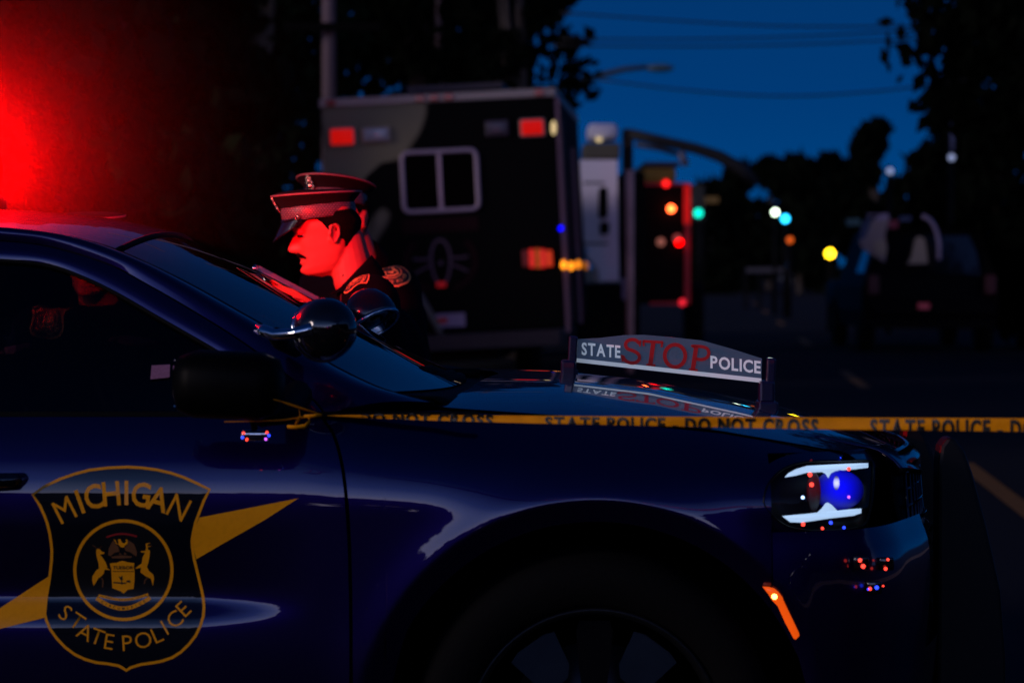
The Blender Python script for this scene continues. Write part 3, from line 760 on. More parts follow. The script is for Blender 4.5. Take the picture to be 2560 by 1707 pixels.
MB().ball(pr, (.014, .005, .040), 20, 12).build('red_glow', glow_mat('red_dim', pr + Vector((.0, -.006, .012)), .036, (.5, .005, .02), .10), hlm, True)  # red reflection at the left, put in as a glowing ball
for px, py, c, s in ((2025, 1186, 'glint_red', .0045), (2029, 1211, 'glint_red', .0045), (2007, 1243, 'glint_ice', .0035), (2122, 1172, 'glint_red', .004), (2122, 1242, 'glint_violet', .003), (2008, 1310, 'glint_red', .004), (2056, 1320, 'glint_red', .003), (2077, 1306, 'glint_blue', .0035), (2110, 1318, 'glint_blue', .003), (2027, 1150, 'glint_red', .003), (2100, 1146, 'glint_blue', .003)):  # glowing dots stand in for red and blue lights reflected in the lamp
    MB().ball(HL(px, py, -.004), s, 8, 6).build('glint_dot', lamp_mat('glint_ice', (.4, .6, 1), 3) if c == 'glint_ice' else MATS[c], hlm, True)
rows = [[HL(cx_ + (x - cx_) * k, cy_ + (y - cy_) * k, .003 + .004 * (1 - k)) for x, y in outl] for k in (.955, .8, .5, .02)]
grid('headlight_cover', rows, glass('lamp_cover', (.97, .97, 1), 1.25), hlm, closed=True)
hl2 = mir(hlm)
# added blocks on the bumper, glowing dots stand in for reflected lights
def BP(px, py, off=0.):
    Y = Y0 + .05
    for _ in range(10):
        p = P(px, py, Y); Y = Y0 + plan(min(p.x - .03, .8)) - off
    return P(px, py, Y)
for grp in (((2150, 1400, 'glint_red', .004), (2158, 1415, 'glint_red', .0045)), ((2220, 1398, 'glint_red', .0028), (2214, 1421, 'glint_red', .0035)), ((2175, 1471, 'glint_red', .0035), (2192, 1468, 'glint_blue', .004), (2170, 1472, 'glint_blue', .002), (2208, 1464, 'glint_red', .002))):
    c = sum((BP(g[0], g[1], .028) for g in grp), Vector()) / len(grp)
    bo = MB().box(c + Vector((0, .006, 0)), (.03, .01, .026), bev=.004).build('bumper_glint_block', GLOSSB, bp, True)
    for px, py, mn, s in grp: MB().ball(BP(px, py, .034), s, 8, 6).build('glint_dot', MATS[mn], bo, True)
# amber marker lamp
am = c8([(235,1032),(270,1034),(300,1042),(322,1060),(345,1090),(352,1110),(395,1200),(438,1290),(440,1305),(420,1326),(408,1320),(360,1230),(320,1140),(290,1110),(265,1070)])
AMB = lamp_mat('amber_lens', (1., .10, .004), .75)
mk = MB().prism(am, .008, lambda u, v, w_: P(u, v, Y0 + B(P(u, v, Y0).x, P(u, v, Y0).z) - .004 - w_)).build('marker_lamp', AMB, car, True)
MB().ball(P(1800 + 302/2.218, 1000 + 1088/2.218, Y0 - .006), .0055, 12, 8).build('marker_bulb', lamp_mat('amber_core', (1, .6, .12), 6), mk, True)
# push bumper
pb = empty('tmp', (0, 0, 0)); bpy.data.objects.remove(pb)
PBM = mat('bumper_rubber', (.0035, .0035, .004), .5, spec=.3)
pbo = None
for k, yy in enumerate((YC - .27, YC + .27)):
    pl_ = [(.925, .25), (.925, .84), (.93, .88), (.945, .90), (.962, .897), (.982, .87), (1.00, .82), (1.03, .71), (1.062, .57), (1.075, .42), (1.075, .25)]
    o = MB().prism(pl_, .075, lambda u, v, w_: Vector((u, yy + w_ - .037, v)))
    if k == 0: pbo = o.build('push_bumper', PBM, car, False); bvm = pbo.modifiers.new('b', 'BEVEL'); bvm.width = .012; bvm.segments = 2
    else: oo = o.build('upright', PBM, pbo, False); oo.modifiers.new('b', 'BEVEL').width = .012
for z in (.36, .60): MB().tube([(1.0, YC - .27, z), (1.0, YC + .27, z)], .03, 12).build('crossbar', PBM, pbo, True)
# wheels
ALLOY = mat('alloy', (.07, .09, .12), .32, metal=1., vary=.1, scale=20)
def wheel(cx, yface, flip):
    s_ = -1 if not flip else 1
    ty = MB().lathe([(.250, -.005), (.262, .018), (.31, .024), (.338, .016), (.352, -.01), (.355, -.05), (.355, -.18), (.34, -.21), (.25, -.2)], (cx, yface, WZ), (0, s_, 0), 64)
    rootw = ty.build('wheel', RUB, car, True)
    rim = MB(); rim.lathe([(.247, -.004), (.252, .006), (.243, .006), (.236, -.01), (.232, -.06), (.232, -.17), (.25, -.18)], (cx, yface, WZ), (0, s_, 0), 64)
    ro = rim.build('rim', mat('dark_rim', (.015, .016, .018), .35, metal=.6), rootw, True)
    for k in range(5):
        a0 = R(90 + 72 * k if not flip else 90 + 72*k); pts = [(.05, -.020), (.055, .02), (.13, .030), (.20, .036), (.222, .030), (.222, -.030), (.20, -.036), (.13, -.030)]
        f = lambda r_, t, w_: Vector((cx + r_ * math.cos(a0) - t * math.sin(a0), yface + s_ * (-.03 - .03 * (1 - r_/.22) ) - w_ * s_, WZ + r_ * math.sin(a0) + t * math.cos(a0)))
        MB().prism([(p[0], p[1]) for p in pts], .02, f).build('spoke', GLOSSB, ro)
    for k in range(5):
        a0 = R(126 + 72 * k if not flip else 126 + 72*k); pts = [(.115, -.020), (.135, -.038), (.205, -.052), (.213, -.03), (.214, .03), (.205, .052), (.135, .038), (.115, .020)]
        f = lambda r_, t, w_: Vector((cx + r_ * math.cos(a0) - t * math.sin(a0), yface + s_ * (-.055) - w_ * s_, WZ + r_ * math.sin(a0) + t * math.cos(a0)))
        MB().prism([(p[0], p[1]) for p in pts], .008, f).build('rim_window', ALLOY, ro)
    MB().lathe([(0, .0), (.05, -.004), (.075, -.02), (.08, -.05)], (cx, yface, WZ), (0, s_, 0), 32).build('hub', GLOSSB, ro, True)
    MB().lathe([(.0, -.10), (.17, -.10), (.17, -.11), (0, -.12)], (cx, yface, WZ), (0, s_, 0), 40).build('brake_disc', mat('brake_steel', (.1, .1, .11), .4, metal=.9), ro, True)
for cx in (WX, -2.89):
    wheel(cx, Y0 + .045, False); wheel(cx, 2*YC - Y0 - .045, True)
# -- roof beacon: red bubble just outside the left edge
BX = P(-100, 450, YC).x; BZ = 1.408
bo = MB().lathe([(0, 0), (.105, 0), (.105, .03), (.09, .045), (0, .045)], (BX, YC, BZ - .02), (0, 0, 1), 40).build('beacon', BLACK, car, True)
BD = bpy.data.materials.new('red_dome'); BD.use_nodes = True; t = BD.node_tree; t.nodes.clear()
o_ = t.nodes.new('ShaderNodeOutputMaterial'); a_ = t.nodes.new('ShaderNodeAddShader'); tr = t.nodes.new('ShaderNodeBsdfTransparent'); em = t.nodes.new('ShaderNodeEmission')
tr.inputs['Color'].default_value = (.95, .10, .05, 1); em.inputs['Color'].default_value = (1, .0, .0, 1); em.inputs['Strength'].default_value = 3
t.links.new(tr.outputs[0], a_.inputs[0]); t.links.new(em.outputs[0], a_.inputs[1]); t.links.new(a_.outputs[0], o_.inputs['Surface']); MATS['red_dome'] = BD
MB().lathe([(.092, .02), (.095, .09), (.085, .15), (.055, .19), (0, .203)], (BX, YC, BZ), (0, 0, 1), 40).build('beacon_dome', BD, bo, True)
ld = bpy.data.lights.new('beacon_bulb', 'POINT'); ld.color = (1, .0, .0); ld.energy = 290; ld.shadow_soft_size = .06
lo = bpy.data.objects.new('beacon_bulb', ld); col.objects.link(lo); lo.parent = bo; lo.location = (BX, YC, BZ + .10)
# ================================================================== caution tape
TY = [(560, 4.93), (820, 4.93), (2600, 4.40)]
def TP(px, py, off=0.): return P(px, py, interp(TY, px) - off)
top = [(818, 1037.5), (1000, 1037), (1150, 1037.5), (1500, 1040), (2000, 1043), (2700, 1046)]
botm = [(818, 1040), (900, 1044), (1050, 1050), (1150, 1053), (1360, 1059), (2000, 1072.5), (2700, 1081)]
tape = empty('caution_tape', TP(818, 1039), 'yellow police tape tied to the car mirror and stretched to the right', 'tape')
TAPE = mat('yellow_tape', (1., .34, .0), .6, spec=.12, vary=.12, scale=25)
def wave(x, v): return .0015 * math.sin(v * math.pi * 1.1 + x * .008) + .0006 * math.sin(x * .022 + 3 * v)
xs = [818 + i * 6 for i in range(314)]; rows = []
for k in range(11):
    rows.append([TP(x, interp(top, x) + (interp(botm, x) - interp(top, x)) * k / 10, wave(x, k / 10)) for x in xs])
grid('tape_strip', rows, TAPE, tape, thick=.0004)
d = D2()
def tt(t, x0, x1):
    d_ = D2(); d_.text(t, x0, x1, 0, 1, .042, .12); return d_
for x0 in (549, 1362, 2175):
  allv = tt('STATE POLICE - DO NOT CROSS', x0, x0 + 683)
  me = bpy.data.meshes.new('tape_lettering'); me.from_pydata([(u, v, 0) for u, v in allv.v], [], allv.f)
  bm = bmesh.new(); bm.from_mesh(me); bmesh.ops.bisect_plane(bm, geom=bm.verts[:] + bm.edges[:] + bm.faces[:], plane_co=(0, .36, 0), plane_no=(0, -1, 0), clear_outer=True)
  bmesh.ops.bisect_plane(bm, geom=bm.verts[:] + bm.edges[:] + bm.faces[:], plane_co=(905, 0, 0), plane_no=(-1, 0, 0), clear_outer=True)
  bm.to_mesh(me); bm.free()
  for v in me.vertices:
    x, f = v.co.x, (1 - v.co.y) / .64
    tp, bt = interp(top, x), interp(botm, x); off = interp([(549, -.6), (1232, .0), (1362, .18), (2600, .18)], x)
    q_ = off + (1 - off) * f; v.co = TP(x, tp + (bt - tp) * q_, wave(x, q_) + .0019)
  link('tape_lettering', me, mat('tape_ink', (.006, .004, .003), .5), tape, False)
# folded end round the mirror arm
def ribbon(pts, wd, Y, name):
    rows = [[], []]
    for (x, y), w_, yy in zip(pts, wd, Y):
        rows[0].append(P(x, y - w_/2, yy)); rows[1].append(P(x, y + w_/2, yy + .004))
    grid(name, rows, TAPE, tape, thick=.0004)
ribbon([(668, 994), (700, 1003), (740, 1016), (780, 1029), (806, 1037)], [2, 4, 7, 5, 4], [4.86, 4.87, 4.88, 4.90, 4.92], 'tape_fold')
ribbon([(560, 1054), (640, 1053), (700, 1051), (760, 1043), (806, 1037)], [2, 2.5, 4, 6, 5], [4.9]*5, 'tape_fold')
ribbon([(748, 1024), (750, 1044), (738, 1062)], [8, 14, 10], [4.89]*3, 'tape_fold')
ribbon([(718, 1066), (740, 1068), (762, 1066), (775, 1052), (770, 1040)], [8, 10, 12, 14, 9], [4.885]*5, 'tape_knot')
ribbon([(760, 1040), (785, 1040), (800, 1037)], [6, 10, 7], [4.88]*3, 'tape_knot')
# ================================================================== OFFICERS
def g(x, s): return math.exp(-(x / s) ** 2)
HEAD = [(.130, (-.005, .012, .012, .012)), (.124, (-.005, .045, .05, .036)), (.108, (-.01, .072, .076, .058)), (.08, (-.01, .094, .088, .070)), (.05, (-.01, .104, .092, .076)),
        (.02, (-.01, .102, .090, .077)), (0, (-.01, .098, .082, .074)), (-.03, (-.005, .093, .068, .068)), (-.06, (.0, .091, .05, .060)), (-.085, (.01, .084, .045, .050)), (-.105, (.03, .056, .05, .036)), (-.117, (.035, .02, .02, .012))]
HEADr = list(reversed(HEAD))
FX = 1.13; BK = .76
def hp(th, z, ex=0.):
    c, af, ab, wd = interp(HEADr, z); cs, sn = math.cos(th), math.sin(th)
    x = c + (af * FX if cs > 0 else ab * BK * (1 - .18 * min(1, max(0, (z - .02) / .03)))) * math.copysign(abs(cs) ** (interp([(-.1, 1.3), (-.02, 1.3), (.03, 1.0), (.06, .9)], z) if cs > 0 else .85), cs); y = wd * math.copysign(abs(sn) ** .9, sn)
    if cs > 0:
        f = cs
        nb = sinterp([(-.06, 0), (-.05, .002), (-.043, .008), (-.037, .027), (-.029, .038), (-.020, .035), (-.005, .025), (.008, .016), (.020, .008), (.034, .008), (.05, .002), (.07, 0)], z)
        wn = interp([(-.045, .013), (-.034, .018), (-.02, .013), (0, .009), (.02, .010), (.035, .03)], z)
        x += nb * g(y, wn)
        x += (.008 * g(z + .0535, .0055) + .008 * g(z + .0665, .006) - .007 * g(z + .0600, .003)) * g(y, .020)
        x += .012 * g(z + .093, .013) * g(y, .024) - .005 * g(z + .079, .006) * g(y, .025)
        x += -.013 * g(abs(y) - .031, .014) * g(z - .014, .011) + .006 * g(z - .033, .007) * g(abs(y) - .026, .02)
        x += .005 * g(abs(y) - .04, .02) * g(z + .02, .02)
    if ex: x += ex * cs; y += ex * sn
    return Vector((x, y, z if z < .05 else .05 + (z - .05) * .68))
def head_mb(M):
    mb = MB(); vs = []; fs = []; NZ, NT = 90, 72
    zs = [.130 - .247 * i / (NZ - 1) for i in range(NZ)]
    for z in zs:
        for k in range(NT): vs.append(M @ hp(2*math.pi*k/NT, z))
    for i in range(NZ-1):
        for k in range(NT):
            l = (k+1) % NT; fs.append((i*NT+k, (i+1)*NT+k, (i+1)*NT+l, i*NT+l))
    fs.append(tuple(range(NT))); fs.append(tuple((NZ-1)*NT + k for k in reversed(range(NT))))
    mb.addm(vs, fs)
    for s in (-1, 1):   # ears
        E = M @ Matrix.Translation((-.008, s * .079, -.006)) @ Euler((R(-8*s), R(-12), R(22*s))).to_matrix().to_4x4()
        pts = []
        for i in range(20):
            a = 2*math.pi*i/20; r = 1 if math.sin(a) > -.2 else .82
            pts.append(E @ Vector((.0145*math.cos(a)*r, s*.005, .0265*math.sin(a) * (1 if math.sin(a) > 0 else .95))))
        mb.tube(pts + [pts[0]], .0036, 8, False)
        q = [E @ Vector((x, s * (y - .006), z)) for x, y, z in ((.006, 0, .02), (.0, .003, .0), (.004, 0, -.022))]
        mb.tube(q, [.007, .006, .008], 8)
        mb.tube([E @ Vector((.012, s*.004, .006)), E @ Vector((.014, s*.005, -.006))], .006, 8)
    return mb
def cap(M, parent, rx=.103, ry=.087, top=.126, dark=True):
    """peaked service cap; M: local frame with origin at centre of the band's lower edge, x forward"""
    WOOL = mat('cap_wool', (.0055, .0045, .006), .9, bump=.3, scale=300, spec=.15)
    BAND = MATS.get('cap_band')
    if not BAND:
        BAND = mat('cap_band', (.20, .16, .18), .45)
        t = BAND.node_tree; tcn = t.nodes.new('ShaderNodeTexCoord'); b1 = t.nodes.new('ShaderNodeTexBrick'); b1.inputs['Scale'].default_value = 1
        b1.inputs['Color1'].default_value = (.24, .20, .22, 1); b1.inputs['Color2'].default_value = (.17, .14, .16, 1); b1.inputs['Mortar'].default_value = (.02, .02, .02, 1)
        b1.inputs['Brick Width'].default_value = .0085; b1.inputs['Row Height'].default_value = .0055; b1.inputs['Mortar Size'].default_value = .0012
        mp = t.nodes.new('ShaderNodeMapping'); mp.inputs['Rotation'].default_value = (R(90), 0, 0)
        t.links.new(tcn.outputs['Object'], mp.inputs[0]); t.links.new(mp.outputs[0], b1.inputs['Vector']); t.links.new(b1.outputs[0], BAND.node_tree.nodes['Principled BSDF'].inputs['Base Color'])
    n = 64
    def rg(a, b, z, tilt=0., cx=0.): return [M @ Vector((cx + a*math.cos(2*math.pi*k/n), b*math.sin(2*math.pi*k/n), z + tilt*math.cos(2*math.pi*k/n))) for k in range(n)]
    T = .008
    rows = [rg(rx, ry, .036, .002), rg(rx+.004, ry+.003, .045, .004), rg(rx+.014, ry+.012, .056, T*.7), rg(top-.004, top*.86, .065, T), rg(top, top*.87, .069, T), rg(top-.002, top*.86, .072, T), rg(top-.02, top*.72, .077, T), rg(.06, .05, .081, T*.6), rg(.002, .002, .082)]
    crown = grid('cap', rows, WOOL, parent, closed=True)
    MB().tube(rg(top+.0005, top*.872, .0685, T) + [rg(top+.0005, top*.872, .0685, T)[0]], .0022, 8).build('cap_edge_highlight', mat('cap_edge_highlight', (.30, .2, .2), .5), crown, True)  # pale tube added along the crown edge as its highlight
    grid('cap_band', [rg(rx-.001, ry-.001, 0), rg(rx+.001, ry+.001, .003), rg(rx+.001, ry+.001, .034, .001), rg(rx-.001, ry-.001, .038, .002)], BAND, crown, closed=True, thick=.002)
    rows = []
    for i in range(9):
        u = i / 8; r = []
        for k in range(33):
            a = R(-72 + 144*k/32); e = math.cos(a * 90/72 * 1.0) if abs(a) < R(72) else 0
            e = max(0, e) ** .6
            x = (rx + .001) * math.cos(a) + .034 * u * e; y = (ry + .001) * math.sin(a) * (1 - .06*u)
            r.append(M @ Vector((x, y, .004 - .052 * (u ** 1.15) * e - .004*math.cos(a)**2*u)))
        rows.append(r)
    grid('cap_visor', rows, mat('patent_black', (.006, .006, .008), .12, coat=.8), crown, thick=.0025)
    st = [M @ Vector(((rx + .005) * math.cos(R(a)), (ry + .005) * math.sin(R(a)), .006 - .003*math.cos(R(a)))) for a in range(-62, 63, 4)]
    MB().tube(st, .0035, 8).build('chin_strap', mat('patent_black', (0, 0, 0)), crown, True)
    GB = mat('gilt_badge', (.75, .5, .35), .18, metal=1.)
    for s in (-1, 1):
        MB().ball(M @ Vector(((rx + .005) * math.cos(R(64*s)), (ry + .006) * math.sin(R(64*s)), .009)), .0065, 12, 8).build('cap_button', GB, crown, True)
    bd = MB()
    for (y, z, r_) in ((0, .058, .010), (0, .044, .012), (.010, .052, .006), (-.010, .052, .006), (.012, .040, .006), (-.012, .040, .006), (0, .070, .007), (.008, .064, .005), (-.008, .064, .005), (.006, .033, .005), (-.006, .033, .005)):
        bd.ball(M @ Vector((rx + .010 + (z - .045) * .45, y, z)), (r_ * .7, r_, r_), 10, 8, (M.to_3x3()))
    bd.build('cap_badge', GB, crown, True)
    return crown
patch_shape = [((x - 309) / 440., -(y - 1420) / 510.) for x, y in shield]
def patch(bvh, C, n_, upv, size, parent):
    n_ = Vector(n_).normalized(); upv = (Vector(upv) - n_ * Vector(upv).dot(n_)).normalized(); rt = upv.cross(n_)
    def fn(u, v, off):
        o = C + n_ * .12 + rt * (u * size) + upv * (v * size * 1.12); h = bvh.ray_cast(o, -n_, .3)
        return (h[0] if h[0] is not None else C) + n_ * off
    TH = mat('patch_thread', (.85, .40, .12), .6)
    pk = D2().poly(patch_shape).obj('shoulder_patch', lambda u, v: fn(u, v, .0022), mat('patch_cloth', (.02, .01, .02), .8), parent, maxlen=.12)
    D2().stroke(patch_shape, .04, True).obj('patch_border', lambda u, v: fn(u, v, .0032), TH, pk)
    D2().stroke([(.27*math.cos(2*math.pi*i/32), -.01 + .25*math.sin(2*math.pi*i/32)) for i in range(32)], .022, True).obj('patch_ring', lambda u, v: fn(u, v, .0032), TH, pk)
    d = D2()
    for i, ch in enumerate('MICHIGAN'): a = R(128 - 76*i/7); d.char(ch, .50*math.cos(a), -.12 + .48*math.sin(a), .12, math.degrees(a) - 90, .01)
    for i, ch in enumerate('STATE POLICE'): a = R(-142 + 104*i/11); d.char(ch, .36*math.cos(a), .0 + .37*math.sin(a), .085, math.degrees(a) + 90, .0)
    d.poly([(-.07, .1), (.07, .1), (.07, -.06), (0, -.14), (-.07, -.06)]); d.poly([(-.15, .08), (-.1, .12), (-.08, 0), (-.13, -.12), (-.17, -.1), (-.13, 0)]); d.poly([(.15, .08), (.1, .12), (.08, 0), (.13, -.12), (.17, -.1), (.13, 0)])
    d.poly([(-.1, .15), (0, .2), (.1, .15), (.0, .12)]); d.poly([(-.15, -.17), (0, -.21), (.15, -.17), (.15, -.13), (0, -.17), (-.15, -.13)])
    d.obj('patch_lettering', lambda u, v: fn(u, v, .0032), TH, pk)
    return pk
def hand(mb, wr, d, nrm, curl=.5):
    """wr wrist, d finger direction, nrm back-of-hand normal"""
    d = Vector(d).normalized(); nrm = Vector(nrm); nrm = (nrm - d*nrm.dot(d)).normalized(); s = d.cross(nrm)
    for k in range(4): mb.capsule(wr + s*(.03 - .02*k)*.7, .017, wr + d*.085 + s*(.03 - .02*k), .0125, 10)
    for k, ln in enumerate((.072, .08, .074, .058)):
        b = wr + d*.088 + s*(.03 - .02*k); q = b; dd = d.copy()
        for j, fr in enumerate((.45, .32, .23)):
            dd = (dd - nrm * curl * (.35 + .3*j)).normalized(); e = q + dd*ln*fr*1.1
            mb.capsule(q, .0095 - .001*j, e, .0088 - .001*j, 8); q = e
    q = wr + d*.02 + s*.03
    for j, (dv, ln) in enumerate((((d*.6 + s*.8), .04), ((d*.85 + s*.4 - nrm*.2), .032), ((d*.95 + s*.1 - nrm*.4), .026))):
        e = q + dv.normalized()*ln; mb.capsule(q, .0125 - .0015*j, e, .0115 - .0015*j, 8); q = e
def officer(label, head, hrot, J, patches, detail=.0055, tilt=0., cat='person', cap_adj=(0, 0, 0), mustache=False, group=None, cap_top=.126):
    """head: ear-line centre (world); J: joint dict in world coordinates"""
    hm = Matrix.Translation(head) @ hrot.to_4x4()
    fwd2 = hrot @ Vector((1, 0, 0))
    body = head_mb(hm)
    nk = J['neck']
    body.capsule(hm @ Vector((-.03, 0, -.035)), .052, nk, .060, 20); body.capsule(hm @ Vector((.0, 0, -.075)), .044, nk + Vector((0, 0, .01)), .056, 20)
    def limb(mb, k, rr, ex):
        for a, b, ra, rb in rr: mb.capsule(J[a], ra + ex, J[b], rb + ex, 16)
    core = [('sh0', 'sh1', .062, .062), ('neck', 'chest', .048, .115), ('chest0', 'chest1', .118, .118), ('chest', 'belly', .135, .13), ('belly', 'pelvis', .13, .125), ('hip0', 'hip1', .105, .105)]
    for s in '01':
        core += [('sh' + s, 'chest' + s, .075, .11)]
    arms = sum([[('sh'+s, 'el'+s, .062, .046), ('el'+s, 'wr'+s, .044, .030)] for s in '01'], [])
    legs = sum([[('hip'+s, 'kn'+s, .095, .062), ('kn'+s, 'an'+s, .060, .042)] for s in '01'], [])
    limb(body, 0, core + arms + legs, -.008)
    for s in '01':
        hd = J.get('hd'+s)
        if hd: hand(body, J['wr'+s], hd[0], hd[1], hd[2])
        an = J['an'+s]; body.capsule(an + Vector((0, 0, -.03)), .04, an + J['fwd'] * .14 + Vector((0, 0, -.05)), .032, 12)
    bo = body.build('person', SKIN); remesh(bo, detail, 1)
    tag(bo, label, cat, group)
    jk = MB(); limb(jk, 0, core, .006); limb(jk, 0, arms, .011)
    for s in '01': jk.capsule(J['sh'+s], .074, J['sh'+s].lerp(J['el'+s], .35), .068)
    jo = remesh(jk.build('jacket', CLOTH, bo), .009, 6)
    # collar
    n = 40; ax = (hm @ Vector((-.02, 0, -.06)) - nk).normalized(); x = fwd2 - ax*fwd2.dot(ax); x.normalize(); y = ax.cross(x)
    rows = []
    for r_, h, dp in ((.074, -.01, .0), (.068, .016, .020), (.064, .030, .034), (.067, .031, .034), (.075, .016, .020), (.086, -.012, .0)):
        rows.append([nk + ax*(h - dp*(math.cos(a)+.4)) + x*r_*1.02*math.cos(a) + y*r_*math.sin(a) for a in [R(12 + 336*k/(n-1)) for k in range(n)]])
    grid('collar', rows, CLOTH, jo)
    tr = MB(); limb(tr, 0, legs + [('hip0', 'hip1', .112, .112)], .012); tr.capsule(J['belly'], .12, J['pelvis'], .128)
    remesh(tr.build('trousers', mat('grey_trousers', (.02, .02, .024), .85), bo), .014, 3)
    sh = MB()
    for s in '01':
        an = J['an'+s]; sh.capsule(an + Vector((0, 0, -.035)), .05, an + J['fwd'] * .15 + Vector((0, 0, -.055)), .042, 14)
    remesh(sh.build('shoes', GLOSSB, bo), .01, 2)
    bvh = BVHTree.FromPolygons([v.co.copy() for v in jo.data.vertices], [tuple(p.vertices) for p in jo.data.polygons])
    for px, py, nrm, upv, size in patches:
        o = Vector((0, 0, CH)); dv = P(px, py, 1) - o; h = bvh.ray_cast(o, dv.normalized())
        C = h[0] if h[0] is not None else J['sh0']
        patch(bvh, C, nrm, upv, size, jo)
    # hair shell under the cap
    rows = []
    for i in range(26):
        z = .058 - .123 * i / 25; w_ = interp([(-.07, 40), (-.045, 58), (-.028, 64), (-.022, 74), (-.014, 96), (.01, 101), (.03, 105), (.045, 112), (.1, 112)], z)
        ex = .004 * (1 - max(0, (-.03 - z)) / .06) * (1 - .7 * max(0, (z - .03) / .03))
        rows.append([hm @ hp(math.pi + R(-w_ + 2*w_*k/40), z, ex * (1 if abs(-1 + k/20) < .9 else .4)) for k in range(41)])
    grid('hair', rows, HAIR, bo)
    eb = MB()
    for s in (-1, 1):
        eb.tube([hm @ (hp(s*R(a), z) + Vector((.002, 0, 0))) for a, z in ((9, .031), (16, .035), (24, .036), (33, .031))], [.003, .0042, .0035, .0015], 8)
    eb.build('eyebrows', HAIR, bo, True)
    ey = MB()
    for s in (-1, 1): ey.ball(hm @ Vector((.080, s*.031, .008)), .0115, 14, 10)
    ey.build('eyes', mat('eye_white', (.4, .35, .33), .2), bo, True)
    ld_ = MB()
    for s in (-1, 1): ld_.ball(hm @ Vector((.0855, s*.031, .0155)), (.0135, .0155, .0125), 16, 12)
    ld_.build('eyelids', SKIN, bo, True)
    ls = MB()
    for s in (-1, 1): ls.tube([hm @ Vector((.0985 - max(0, q_) * .75, s*(.031 + q_), .0055 - abs(q_) * .1)) for q_ in (-.012, -.006, 0, .006, .012, .018)], .0026, 6)
    ls.build('eyelashes', HAIR, bo, True)
    if mustache:
        mu = MB()
        for s in (-1, 1): mu.tube([hm @ (hp(s*R(a), z) + Vector((.001 + .0065 * min(1, a / 14), s*.002, 0))) for a, z in ((0, -.0455), (7, -.0465), (16, -.048), (26, -.052), (34, -.058))], [.005, .0062, .006, .005, .002], 8)
        mu.build('mustache', HAIR, bo, True)
    cm = hm @ Matrix.Translation(Vector((.034, 0, .043)) + Vector(cap_adj)) @ Euler((0, R(tilt), 0)).to_matrix().to_4x4()
    cap(cm, bo, top=cap_top)
    return bo, jo, hm
def joints(head, neck, yaw, sh_w=.19, lean=.25, zoff=0., el=None, wr=None, hd=None):
    f = Vector((math.cos(yaw), math.sin(yaw), 0)); l = Vector((-f.y, f.x, 0)); z = Vector((0, 0, 1)); J = {'fwd': f, 'neck': neck}
    J['chest'] = neck - f*.06 - z*.20; J['belly'] = neck - f*.12 - z*.40; J['pelvis'] = neck - f*(.12 + lean) - z*.52
    for s, sg in (('0', 1), ('1', -1)):
        J['sh'+s] = neck + l*sg*sh_w - z*.065 - f*.02; J['chest'+s] = neck + l*sg*.09 - z*.19 - f*.04
        J['hip'+s] = J['pelvis'] + l*sg*.10
        pz = J['pelvis'].z
        J['kn'+s] = Vector((0, 0, 0)) + J['hip'+s] + f*.10 - z*(pz*.47); J['an'+s] = J['hip'+s] + f*.0 - z*(pz - .11)
    return J
V = Vector
# --- officer 1: profile, looking down, reading
eh = V(((831 - 1280) / 902., 7.35 + .077, CH + (660 - 580) / 902.))
hr = (Matrix.Rotation(R(180 - 3), 3, 'Z') @ Matrix.Rotation(R(10), 3, 'Y'))
J = joints(eh, V((-.440, 7.43, 1.228)), R(180), lean=.22)
J['sh0'] = V((-.385, 7.25, 1.166)); J['sh1'] = V((-.45, 7.62, 1.150))
J['el0'] = V((-.42, 7.20, .93)); J['wr0'] = V((-.60, 7.17, 1.085)); J['hd0'] = (V((-.85, -.1, .45)), V((-.4, 0, 1)), .35)
J['el1'] = V((-.52, 7.66, .95)); J['wr1'] = V((-.72, 7.40, 1.10)); J['hd1'] = (V((-.9, -.25, .25)), V((0, 0, 1)), .35)
# camera-left/right: his left side faces the camera
o1, j1, hm1 = officer('trooper in profile with moustache, reading under his peaked cap, lit red', eh, hr, J, [(888, 702, (-.25, -.62, .74), (.6, -.2, .4), .072)], .0042, tilt=-3, mustache=True, cap_adj=(0, 0, .002))
tie = MB(); tie.prism([(-.018, .0), (.018, .0), (.024, -.02), (.014, -.035), (.03, -.26), (0, -.29), (-.03, -.26), (-.014, -.035), (-.024, -.02)], .008, lambda u, v, w_: V((-.462 - w_ + .10*v, 7.40 + u, 1.262 + v))).build('tie', mat('tie_cloth', (.05, .03, .03), .6), j1)
# red-lit clipboard with papers in his hands
cb = empty('clipboard', P(700, 720, 7.12), 'clipboard with papers held out by the reading trooper, glowing red', 'clipboard')
cbq = [P(628, 690, 7.16), P(792, 768, 7.10), P(800, 752, 7.34), P(640, 668, 7.40)]
up_ = (cbq[1] - cbq[0]).cross(cbq[3] - cbq[0]).normalized()
if up_.z < 0: up_ = -up_
def slab(name, q_, th, m, par, h0): return MB().addm([p + up_*h0 for p in q_] + [p + up_*(h0+th) for p in q_], [(0,1,2,3), (7,6,5,4), (0,4,5,1), (1,5,6,2), (2,6,7,3), (3,7,4,0)]).build(name, m, par)
slab('board', cbq, .005, BLACK, cb, 0)
slab('paper', [a.lerp(sum(cbq, V()) / 4, .06) for a in cbq], .003, mat('paper', (.75, .73, .70), .8), cb, .0055)
MB().tube([cbq[0].lerp(cbq[3], .35) + up_*.012, cbq[0].lerp(cbq[3], .65) + up_*.012], .008, 8).build('clip', CHROME, cb, True)
